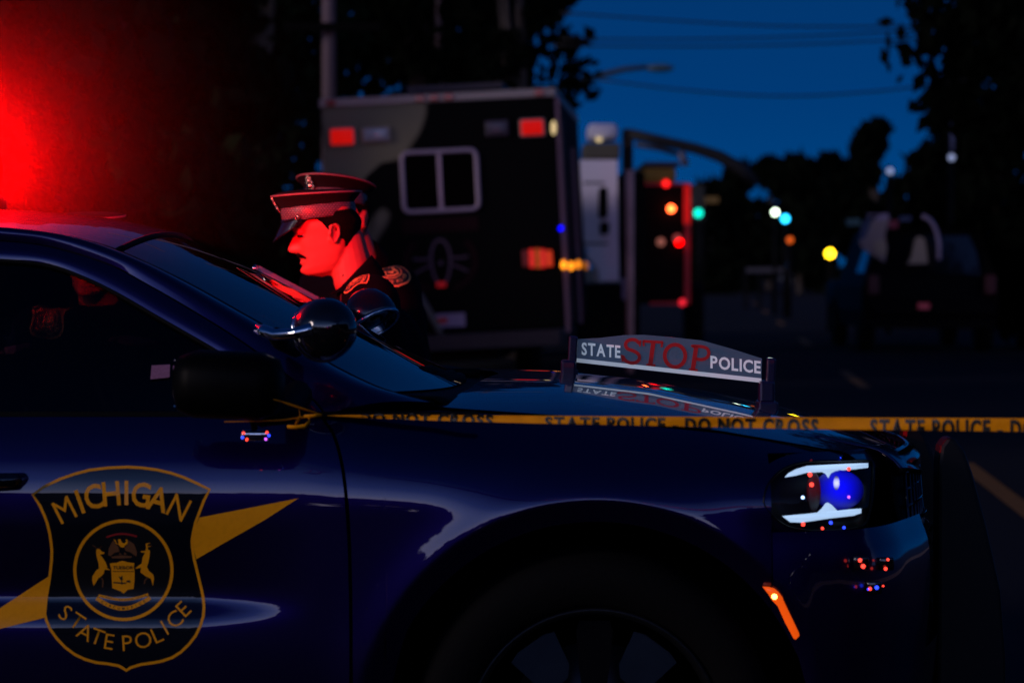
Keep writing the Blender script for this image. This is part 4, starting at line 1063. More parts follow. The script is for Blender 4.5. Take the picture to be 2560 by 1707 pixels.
# --- officer 2: behind, turned to the camera's left
eh2 = V((-.520, 8.20, 1.410))
hr2 = Matrix.Rotation(R(180 + 50), 3, 'Z') @ Matrix.Rotation(R(2), 3, 'Y') @ Matrix.Rotation(R(3), 3, 'X')
J = joints(eh2, V((-.47, 8.27, 1.275)), R(180 + 40), lean=.12)
J['sh0'] = V((-.355, 8.10, 1.19)); J['sh1'] = V((-.60, 8.44, 1.20))
J['el0'] = V((-.29, 8.02, .93)); J['wr0'] = V((-.34, 7.86, .99)); J['hd0'] = (V((-.1, -.5, .5)), V((.5, -.5, 0)), .6)
J['el1'] = V((-.70, 8.35, .92)); J['wr1'] = V((-.62, 8.1, 1.0)); J['hd1'] = (V((.1, -.8, .1)), V((-.4, 0, .6)), .4)
o2, j2, hm2 = officer('trooper standing behind the moustached one, only cap, ear and shoulder showing', eh2, hr2, J, [(972, 676, (.50, -.80, .35), (-.15, .1, 1), .11)], .007, tilt=-9, cap_adj=(0, 0, .004), cap_top=.130)
# spiral notebook in his hand
nb = empty('notebook', P(1017, 850, 7.80), 'small spiral notebook with pink light in its cover colour held upright behind the windshield', 'notebook')
MB().prism([(1008, 809), (1024, 808), (1030, 815), (1031, 850), (1030, 892), (1009, 884), (1007, 850)], .02, lambda u, v, w_: P(u, v, 7.80) + V((0, w_, 0))).build('cover', mat('pink_light_cover', (.95, .16, .38), .6), nb)  # red and blue light on the cover put into its pink colour
for k in range(7): MB().tube([P(1009, 830 + k*8, 7.798), P(1003, 832 + k*8, 7.80), P(1009, 834 + k*8, 7.81)], .0015, 6).build('wire_ring', CHROME, nb, True)
# --- officer 3: beyond the cabin, bent low
eh3 = V((-1.20, 7.60, 1.305))
hr3 = Matrix.Rotation(R(180 + 75), 3, 'Z') @ Matrix.Rotation(R(12), 3, 'Y')
J = joints(eh3, V((-1.20, 7.70, 1.175)), R(180 + 75), lean=.28)
J['sh0'] = V((-1.02, 7.62, 1.08)); J['sh1'] = V((-1.37, 7.68, 1.08))
J['el0'] = V((-.98, 7.45, .88)); J['wr0'] = V((-1.0, 7.3, 1.05)); J['hd0'] = (V((-.1, -.6, .1)), V((.2, 0, 1)), .3)
J['el1'] = V((-1.44, 7.5, .88)); J['wr1'] = V((-1.36, 7.3, 1.03)); J['hd1'] = (V((.1, -.6, .1)), V((-.2, 0, 1)), .3)
o3, j3, hm3 = officer('trooper bending beyond the cabin, cap top above the roof', eh3, hr3, J, [(122, 800, (-.25, -.95, .15), (-.05, .1, 1), .10)], .008, tilt=-4)
# ================================================================== GROUND AND ROAD
def noise_mat(name, c1, c2, scale, rough=.85, bump=.3):
    m = mat(name, c1, rough); t = m.node_tree; b = t.nodes['Principled BSDF']
    c = t.nodes.new('ShaderNodeTexCoord'); n = t.nodes.new('ShaderNodeTexNoise'); n.inputs['Scale'].default_value = scale; n.inputs['Detail'].default_value = 8
    r = t.nodes.new('ShaderNodeMix'); r.data_type = 'RGBA'; r.inputs['A'].default_value = (*c1, 1); r.inputs['B'].default_value = (*c2, 1)
    t.links.new(c.outputs['Object'], n.inputs[0]); t.links.new(n.outputs[0], r.inputs['Factor']); t.links.new(r.outputs['Result'], b.inputs['Base Color'])
    bp = t.nodes.new('ShaderNodeBump'); bp.inputs['Strength'].default_value = bump; bp.inputs['Distance'].default_value = .02
    t.links.new(n.outputs[0], bp.inputs['Height']); t.links.new(bp.outputs[0], b.inputs['Normal']); return m
gm = noise_mat('grass_soil', (.012, .018, .008), (.03, .03, .018), 3)
tag(mesh('ground', [(-400, -400, -.004), (400, -400, -.004), (400, 900, -.004), (-400, 900, -.004)], [(0, 1, 2, 3)], gm), kind='structure')
rd_dir = V((.072, 1, 0)).normalized(); rn = V((rd_dir.y, -rd_dir.x, 0))
d1 = G(2410, 1160); 
def onroad(s, t): return d1 + rd_dir * s + rn * t
ASPH = noise_mat('asphalt', (.012, .012, .016), (.026, .026, .032), 40, .9, .4); ASPH.node_tree.nodes['Principled BSDF'].inputs['Specular IOR Level'].default_value = .08
xa, xb = -7.5, 4.6
tag(mesh('road', [onroad(-60, xa) + V((0, 0, .004)), onroad(-60, xb) + V((0, 0, .004)), onroad(500, xb) + V((0, 0, .004)), onroad(500, xa) + V((0, 0, .004))], [(0, 1, 2, 3)], ASPH), kind='structure')
YEL = noise_mat('road_yellow', (.34, .13, .004), (.16, .065, .004), 9, .8, .2)
for s0, s1 in [(-30.0, -26.5), (-16, -12), (-4.5, 0.0), (10.2, 14.6), (24.5, 28.5), (38.5, 42), (52, 56), (66, 70), (82, 86)]:
    tag(mesh('lane_dash', [onroad(s0, -.06) + V((0, 0, .008)), onroad(s0, .06) + V((0, 0, .008)), onroad(s1, .06) + V((0, 0, .008)), onroad(s1, -.06) + V((0, 0, .008))], [(0, 1, 2, 3)], YEL), kind='structure')
for sgn in (xa, xb):
    a = sgn; b = sgn + (.16 if sgn > 0 else -.16)
    k_ = MB(); q_ = [onroad(-60, a), onroad(-60, b), onroad(500, b), onroad(500, a)]
    k_.addm([p + V((0, 0, -.02)) for p in q_] + [p + V((0, 0, .13)) for p in q_], [(0,1,2,3), (4,5,6,7), (0,4,5,1), (1,5,6,2), (2,6,7,3), (3,7,4,0)])
    tag(k_.build('kerb', noise_mat('concrete', (.12, .12, .13), (.2, .2, .2), 10)), kind='structure')
# ================================================================== TREES
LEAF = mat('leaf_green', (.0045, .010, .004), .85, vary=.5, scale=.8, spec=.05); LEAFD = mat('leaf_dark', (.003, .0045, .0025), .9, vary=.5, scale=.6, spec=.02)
BARK = mat('bark', (.06, .045, .035), .9, bump=.8, scale=12)
def crown_mesh(name, blobs, n, size, m, rng):
    vs = []; fs = []; tot = sum(b[3] ** 2 for b in blobs)
    for (x, y, z, r_) in blobs:
        for _ in range(int(n * r_ * r_ / tot)):
            while True:
                p = V((rng.uniform(-1, 1), rng.uniform(-1, 1), rng.uniform(-1, 1)))
                if .15 < p.length < 1: break
            p = p.normalized() * (p.length ** .6) * r_ * rng.uniform(.8, 1.12); c = V((x, y, z)) + V((p.x, p.y, p.z * .85)); s = size * rng.uniform(.5, 1.3)
            e = Euler((rng.uniform(0, 6.3), rng.uniform(0, 6.3), rng.uniform(0, 6.3))).to_matrix(); k = len(vs)
            for a in ((-1, 0), (0, -.55), (1, 0), (0, .55)): vs.append(c + e @ V((a[0]*s, a[1]*s, 0)))
            fs.append((k, k+1, k+2, k+3))
    me = bpy.data.meshes.new(name); me.from_pydata([tuple(v) for v in vs], [], fs); me.materials.append(m); return me
def tree(x, y, h, w_, label, n=3500, leaf=.16, m=None, seed=0, low=.2, lean=0., group=None, me=None, nb=14, gaps=0.):
    rng = random.Random(seed); root = empty('tree', (x, y, 0), label, 'tree', group)
    blobs = []
    for i in range(nb):
        a = rng.uniform(0, 6.28); r0 = rng.uniform(.1, .62) * w_; zz = h * rng.uniform(low + .08, .86); f = 1 - abs((zz/h - (low + .5*(1-low))) / .7)
        blobs.append((x + math.cos(a)*r0*f + lean*(zz/h), y + math.sin(a)*r0*f, zz, w_ * rng.uniform(.26, .42) * (1 - gaps)))
    blobs.append((x + lean, y, h * .88, w_ * .3))
    c = crown_mesh('crown', blobs, n, leaf, m or LEAFD, rng); link('crown', c, None, root, False)['kind'] = 'stuff'
    t = MB(); t.tube([(x, y, -.1), (x + .05, y, h*.3), (x + lean*.5, y + .05, h*.6), (x + lean, y, h*.85)], [.03*h, .022*h, .014*h, .004*h], 10)
    for b in blobs[:6]: t.tube([(x + lean*.3, y, h*.35), ((x + b[0])/2, (y + b[1])/2, (h*.4 + b[2])/2), (b[0], b[1], b[2])], [.011*h, .008*h, .003*h], 6)
    t.build('trunk', BARK, root, True); return root
# left wall of foliage
spots = [(-4.9, 15.5, 5.0, 2.4, 'dense leafy tree at the far left edge, washed red by the beacon'), (-3.7, 17, 5.0, 2.1, 'dark leafy tree behind the car roof, faintly red'),
         (-3.0, 20.5, 5.2, 1.75, 'dark tree just left of the utility pole and truck'), (-5.3, 22, 6.0, 3.0, 'taller dark tree filling the gap at upper left'), (-3.3, 35, 8.0, 3.1, 'dark tree in the second row left of the truck')]
for i, (x, y, h, w_, lb) in enumerate(spots):
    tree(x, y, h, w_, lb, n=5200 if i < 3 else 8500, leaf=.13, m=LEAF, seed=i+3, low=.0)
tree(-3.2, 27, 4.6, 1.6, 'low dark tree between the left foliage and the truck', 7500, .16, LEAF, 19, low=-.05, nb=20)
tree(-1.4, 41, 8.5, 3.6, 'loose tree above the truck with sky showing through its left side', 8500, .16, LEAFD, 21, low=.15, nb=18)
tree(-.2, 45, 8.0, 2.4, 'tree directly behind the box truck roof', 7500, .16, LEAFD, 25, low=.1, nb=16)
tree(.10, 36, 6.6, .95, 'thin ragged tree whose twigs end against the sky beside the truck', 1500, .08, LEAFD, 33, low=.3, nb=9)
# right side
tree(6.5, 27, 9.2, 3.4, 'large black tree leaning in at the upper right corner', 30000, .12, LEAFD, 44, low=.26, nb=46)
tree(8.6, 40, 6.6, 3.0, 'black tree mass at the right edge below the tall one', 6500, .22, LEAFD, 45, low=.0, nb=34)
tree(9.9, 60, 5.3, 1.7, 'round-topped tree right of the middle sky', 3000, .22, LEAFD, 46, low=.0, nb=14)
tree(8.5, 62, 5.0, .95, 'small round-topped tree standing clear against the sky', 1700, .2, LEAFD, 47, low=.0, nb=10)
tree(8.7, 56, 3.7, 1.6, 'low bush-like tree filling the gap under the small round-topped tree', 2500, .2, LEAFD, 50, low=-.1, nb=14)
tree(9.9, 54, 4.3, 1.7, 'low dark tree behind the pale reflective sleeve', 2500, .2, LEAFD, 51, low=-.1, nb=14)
for i, px in enumerate((1775, 1850, 1925, 2000, 2080, 2160)):
    top_y = (470, 415, 402, 396, 392, 380)[i]; Y = 112 + (i % 3) * 9
    p = P(px, top_y, Y); tree(p.x, Y, p.z * 1.04, 2.6, ['dark far tree where the road ends, lowest of the row', 'far tree beneath the boom tip', 'far tree above the pale green light', 'far tree above the white and blue lights', 'far tree left of the small grey disc', 'far tree below the small round-topped tree'][i], 1500, .42, LEAFD, 60 + i, low=.0, group='far trees at the end of the road', nb=9)
bk = MB()
# ================================================================== POLES, WIRES, STREET LAMP
POLE = mat('pole_wood', (.15, .10, .11), .8, bump=.4, scale=20)
def pole(px, wpx, Y, ytop, label, m=POLE, arm=True, top_z=9.):
    s = F / Y; x = P(px, 200, Y).x; r_ = wpx / 2 / s; o = empty('utility_pole', (x, Y, 0), label, 'pole')
    MB().tube([(x, Y, -.1), (x, Y, top_z)], [r_ * 1.06, r_ * .8], 16).build('shaft', m, o, True)
    if arm: MB().box((x, Y - r_ - .05, top_z - .5), (1.9, .09, .11)).build('crossarm', m, o)
    return o
p1 = pole(822, 36, 31, 0, 'thick utility pole rising behind the left end of the box truck')
MB().box((P(835, 71, 31).x, 30.8, P(835, 71, 31).z), (1.1, .08, .09)).build('bracket', mat('bracket', (.002, .002, .002), .8, spec=.05), p1)
p2 = pole(1097, 18, 40, 0, 'slim pale pole behind the middle of the truck roof', arm=False)
p3 = pole(1268, 15, 44, 0, 'brown pole near the right end of the truck roof', mat('pole_brown', (.10, .07, .05), .8))
p = P(1257, 115, 43.8); MB().ball(p, (.12, .12, .17), 16, 10).build('pole_light', mat('pale_light', (.45, .5, .65), .3), p3, True)  # light on the pole, given by pale colour alone
WIRE = mat('wire_black', (.004, .004, .005), .6)
for pts, Y, r_, lb in (([(1400, 32), (1650, 50), (1950, 66), (2330, 66), (2600, 60)], 30, .010, 'topmost overhead wire crossing the blue sky'), ([(1400, 98), (1700, 99), (2000, 92), (2300, 76), (2600, 60)], 30, .010, 'second overhead wire from the top'),
                       ([(1380, 114), (1700, 117), (2000, 112), (2330, 96), (2600, 84)], 30, .010, 'third overhead wire just under the second'), ([(1500, 200), (1700, 225), (1950, 241), (2200, 228), (2430, 198), (2600, 170)], 34, .012, 'lowest sagging overhead wire')):
    q_ = resample([(float(a), float(b)) for a, b in pts], 24); q_ = [P(a, b, Y) for a, b in q_]
    tag(MB().tube(q_, r_, 6).build('overhead_wire', WIRE, None, True), lb, 'wire', 'overhead wires')
# street lamp arm reaching over the road
sl = empty('street_lamp', P(1418, 1100, 55).to_2d().to_3d(), 'street lamp with a long curved arm reaching over the road', 'street lamp')
LM = mat('lamp_arm_grey', (.03, .045, .05), .6)
a = [P(1395, 226, 55), P(1430, 212, 55), P(1500, 190, 55), P(1560, 174, 55), P(1620, 168, 55)]
MB().tube([V((a[0].x - .1, 55, 0)), V((a[0].x - .1, 55, a[0].z - .3)), a[0]] + a[1:], [.12, .09, .075, .07, .065, .06, .055], 10).build('pole_arm', LM, sl, True)
MB().ball(P(1650, 171, 55), (.30, .16, .09), 16, 10).build('lamp_head', mat('lamp_head_teal', (.05, .10, .11), .4), sl, True)
# ================================================================== BOX TRUCK
TY_ = 27.6; s_ = F / TY_
def tr(px, py, Y=TY_): return P(px, py, Y)
truck = empty('box_truck', (tr(1095, 600).x, TY_, 0), 'bomb squad box truck in faded camouflage, parked rear-on behind the troopers', 'truck')
roll = -R(2.85)
cl = tr(1093, 245); Wd = (1386 - 801) / s_
ex = V((math.cos(-roll), 0, math.sin(-roll))); ez = V((-math.sin(-roll), 0, math.cos(-roll))); ey_ = V((.072, 1, 0)).normalized()
def TQ(u, v, d=0.): return cl + ex*u + ez*v + ey_*d       # u across, v up from roof line, d back
def tpix(px, py, d=0.):                                     # photo pixel on the rear face
    k = P(px, py, TY_); r_ = k - cl; return TQ(r_.dot(ex), r_.dot(ez), d)
def tbox(name, u0, u1, v0, v1, d0, d1, m, par=truck, bev=0., smooth=False):
    mb = MB(); mb.box((0, 0, 0), (abs(u1-u0), abs(d1-d0), abs(v1-v0)), bev=bev)
    mb.v = [TQ((u0+u1)/2 + v.x, (v0+v1)/2 + v.z, (d0+d1)/2 + v.y) for v in mb.v]; return mb.build(name, m, par, smooth)
CAMO = mat('camouflage', (.1, .1, .1), .7, spec=.1); t = CAMO.node_tree; b = t.nodes['Principled BSDF']
tc_ = t.nodes.new('ShaderNodeTexCoord'); nz = t.nodes.new('ShaderNodeTexNoise'); nz.inputs['Scale'].default_value = 1.35; nz.inputs['Detail'].default_value = 1.2; nz.inputs['Distortion'].default_value = .6
sx_ = t.nodes.new('ShaderNodeSeparateXYZ'); mr = t.nodes.new('ShaderNodeMath'); mr.operation = 'MULTIPLY_ADD'; mr.inputs[1].default_value = -.36; mr.inputs[2].default_value = -.14
mz = t.nodes.new('ShaderNodeMath'); mz.operation = 'MULTIPLY_ADD'; mz.inputs[1].default_value = .16; mz.inputs[2].default_value = -.40
a1 = t.nodes.new('ShaderNodeMath'); a2 = t.nodes.new('ShaderNodeMath'); rp = t.nodes.new('ShaderNodeValToRGB')
rp.color_ramp.elements[0].position = .76; rp.color_ramp.elements[0].color = (.0015, .0015, .0015, 1); rp.color_ramp.elements[1].position = .80; rp.color_ramp.elements[1].color = (.27, .24, .15, 1)
t.links.new(tc_.outputs['Object'], nz.inputs[0]); t.links.new(tc_.outputs['Object'], sx_.inputs[0]); t.links.new(sx_.outputs['X'], mr.inputs[0]); t.links.new(sx_.outputs['Z'], mz.inputs[0])
t.links.new(nz.outputs[0], a1.inputs[0]); t.links.new(mr.outputs[0], a1.inputs[1]); t.links.new(a1.outputs[0], a2.inputs[0]); t.links.new(mz.outputs[0], a2.inputs[1]); t.links.new(a2.outputs[0], rp.inputs[0]); t.links.new(rp.outputs[0], b.inputs['Base Color'])
hw = Wd / 2
tbox('cargo_body', -hw, hw, -2.45, 0, 0, 5.2, CAMO, bev=.03)
tbox('roof_trim', -hw - .01, hw + .01, -.045, .045, -.03, 5.2, mat('aluminium_trim', (.30, .29, .25), .4, metal=.3), bev=.01)
REDM = mat('red_marker', (.45, .01, .01), .3, coat=.5)
for px, py in ((830, 260), (1052, 247), (1087, 246), (1124, 245), (1350, 234)):
    q = tpix(px, py, -.05); r_ = q - cl; u, v = r_.dot(ex), r_.dot(ez); tbox('marker_light', u - .045, u + .045, -.03, .03, -.06, -.03, REDM, bev=.01)
FRM = mat('window_frame_grey', (.48, .38, .48), .4, metal=.2); FR2 = mat('lamp_frame', (.30, .28, .24), .35, metal=.4)
def lampbox(px, py, wp, hpx, m, name='warning_light', frame=FR2):
    r_ = tpix(px, py) - cl; u, v = r_.dot(ex), r_.dot(ez); a, b = wp/s_/2, hpx/s_/2
    f = tbox(name, u-a-.02, u+a+.02, v-b-.02, v+b+.02, -.05, .0, frame, bev=.012); tbox('lens', u-a, u+a, v-b, v+b, -.075, -.045, m, f, .012, True); return f
REDL = mat('red_lens', (.45, .004, .004), .35, spec=.1, emit=(1, .008, .004), es=.45)
lampbox(857, 343, 56, 38, REDL); lampbox(1331, 320, 54, 36, REDL); lampbox(941, 338, 60, 30, mat('clear_lens', (.35, .36, .42), .25, coat=.6), 'scene_light'); lampbox(1243, 322, 48, 30, mat('dim_lens', (.08, .07, .10), .3), 'scene_light', mat('lamp_frame_dark', (.06, .05, .07), .4))
# rear window with centre bar
wr_ = [tpix(*c) - cl for c in ((1004, 384), (1192, 374), (1196, 522), (1012, 532))]
wu = [q.dot(ex) for q in wr_]; wv = [q.dot(ez) for q in wr_]; u0, u1, v0, v1 = (wu[0]+wu[3])/2, (wu[1]+wu[2])/2, (wv[2]+wv[3])/2, (wv[0]+wv[1])/2
tbox('window_pane', u0, u1, v0, v1, -.012, -.004, mat('dark_pane', (.0005, .0005, .0005), .4, spec=.02), bev=0)
rr = .07; pts = []
for cu, cv, a0 in ((u1-rr, v1-rr, 0), (u0+rr, v1-rr, 90), (u0+rr, v0+rr, 180), (u1-rr, v0+rr, 270)):
    for k in range(7): an = R(a0 + 15*k); pts.append(TQ(cu + rr*math.cos(an), cv + rr*math.sin(an), -.03))
wf = MB().tube(pts + [pts[0]], .024, 8, False).build('rear_window', FRM, truck, True)
tbox('window_bar', (u0+u1)/2 - .02, (u0+u1)/2 + .02, v0, v1, -.045, -.01, FRM, wf, .006)
# lettering plate and bomb badge
PL = mat('dark_red_plate', (.020, .003, .006), .6, spec=.1); PUR = mat('badge_grey', (.10, .06, .09), .6)
q0 = tpix(1100, 564) - cl
tbox('lettering_plate', q0.dot(ex) - .40, q0.dot(ex) + .40, q0.dot(ez) - .07, q0.dot(ez) + .08, -.008, -.002, PL)
bmq = tpix(1102, 655) - cl; bu, bv = bmq.dot(ex), bmq.dot(ez)
bd = D2(); sh = []
for i in range(40):
    a = 2*math.pi*i/40; sh.append((.10*math.cos(a), (.20 if math.sin(a) > 0 else .26)*math.sin(a) + .03))
bd.stroke(sh, .032, True); bd.poly([(.025*math.cos(2*math.pi*i/16), .025*math.sin(2*math.pi*i/16) - .01) for i in range(16)])
for s in (-1, 1):
    bd.stroke([(s*.12, .04), (s*.20, .035), (s*.29, .045)], .025); bd.stroke([(s*.12, -.03), (s*.20, -.07), (s*.28, -.11)], .022)
bo_ = bd.obj('bomb_badge', lambda u, v: TQ(bu + u, bv + v, -.006), PUR, truck)
wreath = D2()
for s in (-1, 1): wreath.stroke([(s*(.36*math.cos(R(a))), .30*math.sin(R(a))) for a in range(-70, 46, 8)], .06)
wreath.obj('badge_wreath', lambda u, v: TQ(bu + u, bv + v, -.005), PL, bo_)
tbox('door_handle', bu - .05, bu + .04, bv - .26, bv - .21, -.05, 0, mat('red_glow', (.6, .01, .01), .3, emit=(1, 0, 0), es=.12))  # handle given a faint red glow in its material
# tail lamps and amber row
for k, (px, w_, h_, c, e) in enumerate(((1313, 12, 40, (.5, .05, .05), .05), (1330, 12, 46, (1, .03, .02), .55), (1345, 11, 50, (1, .16, .01), .22), (1358, 12, 46, (1, .03, .02), .5), (1374, 14, 40, (1, .06, .01), .45))):
    r_ = tpix(px, 646) - cl; u, v = r_.dot(ex), r_.dot(ez); tbox('tail_lamp', u - w_/s_/2, u + w_/s_/2, v - h_/s_/2, v + h_/s_/2, -.06, 0, lamp_mat('tail_%d' % k, c, e), bev=.008)
tbox('rear_bumper', -hw + .05, hw - .05, -2.62, -2.45, -.25, .02, mat('steel_plate', (.02, .018, .024), .5, metal=.3), bev=.01)
tbox('licence_plate', tpix(1118, 0).x * 0 + (tpix(1130, 812) - cl).dot(ex) - .16, (tpix(1130, 812) - cl).dot(ex) + .14, -2.38, -2.24, -.02, -.004, mat('plate_pale', (.34, .28, .42), .5))
tbox('red_tag', (tpix(1105, 808) - cl).dot(ex) - .06, (tpix(1105, 808) - cl).dot(ex) + .06, -2.34, -2.28, -.03, -.02, mat('red_marker', (0, 0, 0)))
# side fittings: vertical rails, white lamp, blue lamp, amber lamps
RAIL = mat('rail_purple', (.16, .09, .13), .5)
tbox('corner_rail', hw + .0, hw + .045, -2.5, -.05, .0, .06, RAIL); tbox('grab_rail', hw + .05, hw + .09, -2.45, -.5, 1.9, 1.98, RAIL); tbox('door_edge', hw + .01, hw + .03, -2.4, -.25, .9, .95, mat('rail_dim', (.05, .04, .06), .5))
def sidelamp(px, py, rx_, rz_, m, name): 
    p = P(px, py, TY_ - .02); MB().ball(p, (rx_, .03, rz_), 14, 10).build(name, m, truck, True)
sidelamp(1384, 320, .026, .075, lamp_mat('warm_white', (1, .75, .35), .75), 'side_lamp'); sidelamp(1402, 571, .022, .026, lamp_mat('blue_dot', (.0, .0, 1.), 3.), 'blue_lamp')
for px, py, e in ((1409, 662, 2.6), (1428, 665, 2.4), (1446, 661, 1.4), (1465, 664, .25)): sidelamp(px, py, .028, .045, lamp_mat('amber_%d' % px, (1, .28, .01), e), 'amber_lamp')
for s in (-1, 1):
    MB().lathe([(0, -.14), (.30, -.14), (.47, -.12), (.5, 0), (.47, .12), (.30, .14), (0, .14)], V((truck.location.x + s*.95, TY_ + 1.3, .5)), (1, 0, 0), 32).build('wheel', RUB, truck, True)
for hp_ in ([(1030, 725), (1042, 765), (1056, 810), (1062, 850)], [(1052, 735), (1075, 775), (1096, 815), (1106, 835)]):
    MB().tube([tpix(x, y, -.16) for x, y in hp_], .035, 8).build('hose', mat('hose_grey', (.13, .13, .12), .6), truck, True)
tbox('roof_rack', -.35, .65, .10, .16, .4, 2.4, mat('rack_dark', (.05, .04, .05), .6))
tbox('chassis', -.5, .5, -2.75, -2.45, .1, 6.8, BLACK); tbox('truck_cab', -hw + .1, hw - .1, -2.3, -.6, 5.25, 6.9, CAMO, bev=.1)
# ================================================================== WHITE UTILITY TRUCK WITH BOOM
UY = 35.
def U(px, py, Y=UY): return P(px, py, Y)
ut = empty('boom_truck', (U(1450, 600).x, UY, 0), 'white utility truck with folded boom, half hidden right of the box truck', 'truck')
WHITE = mat('white_paint', (.95, .86, .95), .5, coat=.3, vary=.05)
def fbox(name, px0, px1, py0, py1, Y, dep, m, par, bev=.02, sm=False):
    a = P(px0, py0, Y); b_ = P(px1, py1, Y); return MB().box(((a.x+b_.x)/2, Y + dep/2, (a.z+b_.z)/2), (abs(b_.x-a.x), dep, abs(a.z-b_.z)), bev=bev).build(name, m, par, sm)
MB().prism([(1200, 400), (1543, 400), (1548, 700), (1500, 704), (1494, 670), (1470, 645), (1460, 600), (1200, 600)], 1.9, lambda u, v, w_: U(u, v) + V((0, w_, 0))).build('cab', WHITE, ut)
fbox('roof_box', 1470, 1545, 309, 350, UY + .2, .8, mat('roof_box_white', (.62, .62, .75), .5), ut, .06, True)
fbox('roof_deck', 1460, 1550, 358, 396, UY + .1, 1.6, mat('deck_olive', (.10, .09, .06), .7), ut); fbox('roof_lamp', 1490, 1505, 344, 354, UY + .1, .08, lamp_mat('warm_white', (0, 0, 0), 0), ut)
fbox('door_seam', 1458, 1512, 455, 460, UY - .01, .02, mat('seam_grey', (.10, .09, .11), .6), ut, 0); fbox('door_seam', 1462, 1520, 606, 612, UY - .01, .02, mat('seam_grey', (0, 0, 0)), ut, 0)
mr_ = fbox('door_mirror', 1497, 1520, 468, 546, UY - .25, .12, BLACK, ut, .04, True); fbox('wide_angle_mirror', 1500, 1524, 554, 586, UY - .25, .12, BLACK, mr_, .04, True)
MB().tube([U(1470, 620, UY - .1), U(1462, 640, UY - .1)], .04, 8).build('side_lamp', mat('lamp_pale', (.5, .6, .75), .3), ut, True)
fbox('rear_step', 1555, 1568, 695, 750, UY - .1, .3, mat('step_pale', (.35, .28, .42), .5), ut); fbox('running_gear', 1440, 1600, 710, 860, UY, 3, BLACK, ut)
fbox('mast', 1557, 1583, 322, 430, UY + .3, .3, mat('mast_brown', (.012, .006, .004), .8), ut); fbox('body_side', 1555, 1612, 430, 700, UY + .5, 2.0, BLACK, ut)
BOOM = mat('boom_black', (.006, .007, .010), .7)
MB().tube([U(1575, 335), U(1650, 352), U(1740, 372), U(1800, 392), U(1850, 420), U(1890, 462)], [.07, .07, .072, .08, .085, .07], 12).build('boom', BOOM, ut, True)
MB().tube([U(1590, 362), U(1650, 372), U(1715, 392)], .035, 8).build('lower_arm', mat('arm_blue_grey', (.02, .025, .04), .5), ut, True); MB().tube([U(1700, 380), U(1716, 415)], .05, 8).build('arm_tip', mat('tip_pale', (.12, .13, .2), .5), ut, True)
# tall pale post between the trucks
tp = tag(MB().tube([V((U(1575, 800, 31).x, 31, 0)), V((U(1574, 425, 31).x, 31, U(1574, 425, 31).z))], [.045, .055], 12).build('post', mat('post_tan', (.75, .45, .40), .7, vary=.25, scale=2), None, True), 'pale tan upright post between the white truck and the red-edged one', 'post')
# ================================================================== RED-EDGED TRUCK
QY = 38.
qt = empty('fire_truck', (P(1650, 600, QY).x, QY, 0), 'dark truck seen from behind with red glowing edges and tail lamps', 'truck')
fbox('body', 1592, 1722, 462, 760, QY, 5, mat('dark_maroon', (.004, .0015, .002), .6, spec=.1), qt, .01)
REDE = mat('red_edge', (.55, .02, .02), .4, emit=(1, .01, .01), es=.10)
fbox('edge_panel', 1710, 1726, 462, 560, QY - .05, .05, lamp_mat('edge_hot', (1, .01, .005), .35), qt, 0); fbox('edge_panel', 1712, 1726, 560, 760, QY - .05, .05, lamp_mat('edge_dim', (.5, .01, .03), .05), qt, 0)  # red light on the reflective edges put into glowing materials
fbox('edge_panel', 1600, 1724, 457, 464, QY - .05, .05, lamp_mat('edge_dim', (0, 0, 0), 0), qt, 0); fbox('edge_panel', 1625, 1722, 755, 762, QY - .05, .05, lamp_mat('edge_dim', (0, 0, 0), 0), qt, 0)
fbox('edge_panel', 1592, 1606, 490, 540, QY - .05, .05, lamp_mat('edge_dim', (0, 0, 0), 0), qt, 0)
fbox('cargo_cover', 1605, 1690, 420, 457, QY + .3, 3, mat('yellow_tarp', (.42, .24, .02), .6), qt, .05)
fbox('roof_bar', 1610, 1700, 404, 416, QY + .3, 3, mat('bar_grey', (.06, .08, .12), .5), qt)
def blob(parent, name, px, py, Y, r_, c, e): MB().ball(P(px, py, Y), r_, 14, 10).build(name, lamp_mat('%s_%d_%d' % (name, px, py), c, e), parent, True)
blob(qt, 'tail_lamp', 1678, 522, QY - .12, .05, (1, .10, .02), 12); blob(qt, 'tail_lamp', 1698, 606, QY - .12, .05, (1, .0, .0), 7); blob(qt, 'tail_lamp', 1693, 596, QY - .1, .06, (.5, .08, .08), .5); blob(qt, 'tail_lamp', 1652, 605, QY - .1, .06, (.6, .2, .15), .4)
blob(qt, 'marker_light', 1665, 459, QY - .1, .05, (1, .01, .01), 2.2); blob(qt, 'marker_light', 1706, 756, QY - .1, .05, (1, .02, .04), 1.0)
for s in (-1, 1): MB().lathe([(0, -.14), (.30, -.14), (.47, -.12), (.5, 0), (.47, .12), (0, .14)], V((qt.location.x + s*.85 - .3, QY + 1.0, .5)), (1, 0, 0), 28).build('wheel', RUB, qt, True)
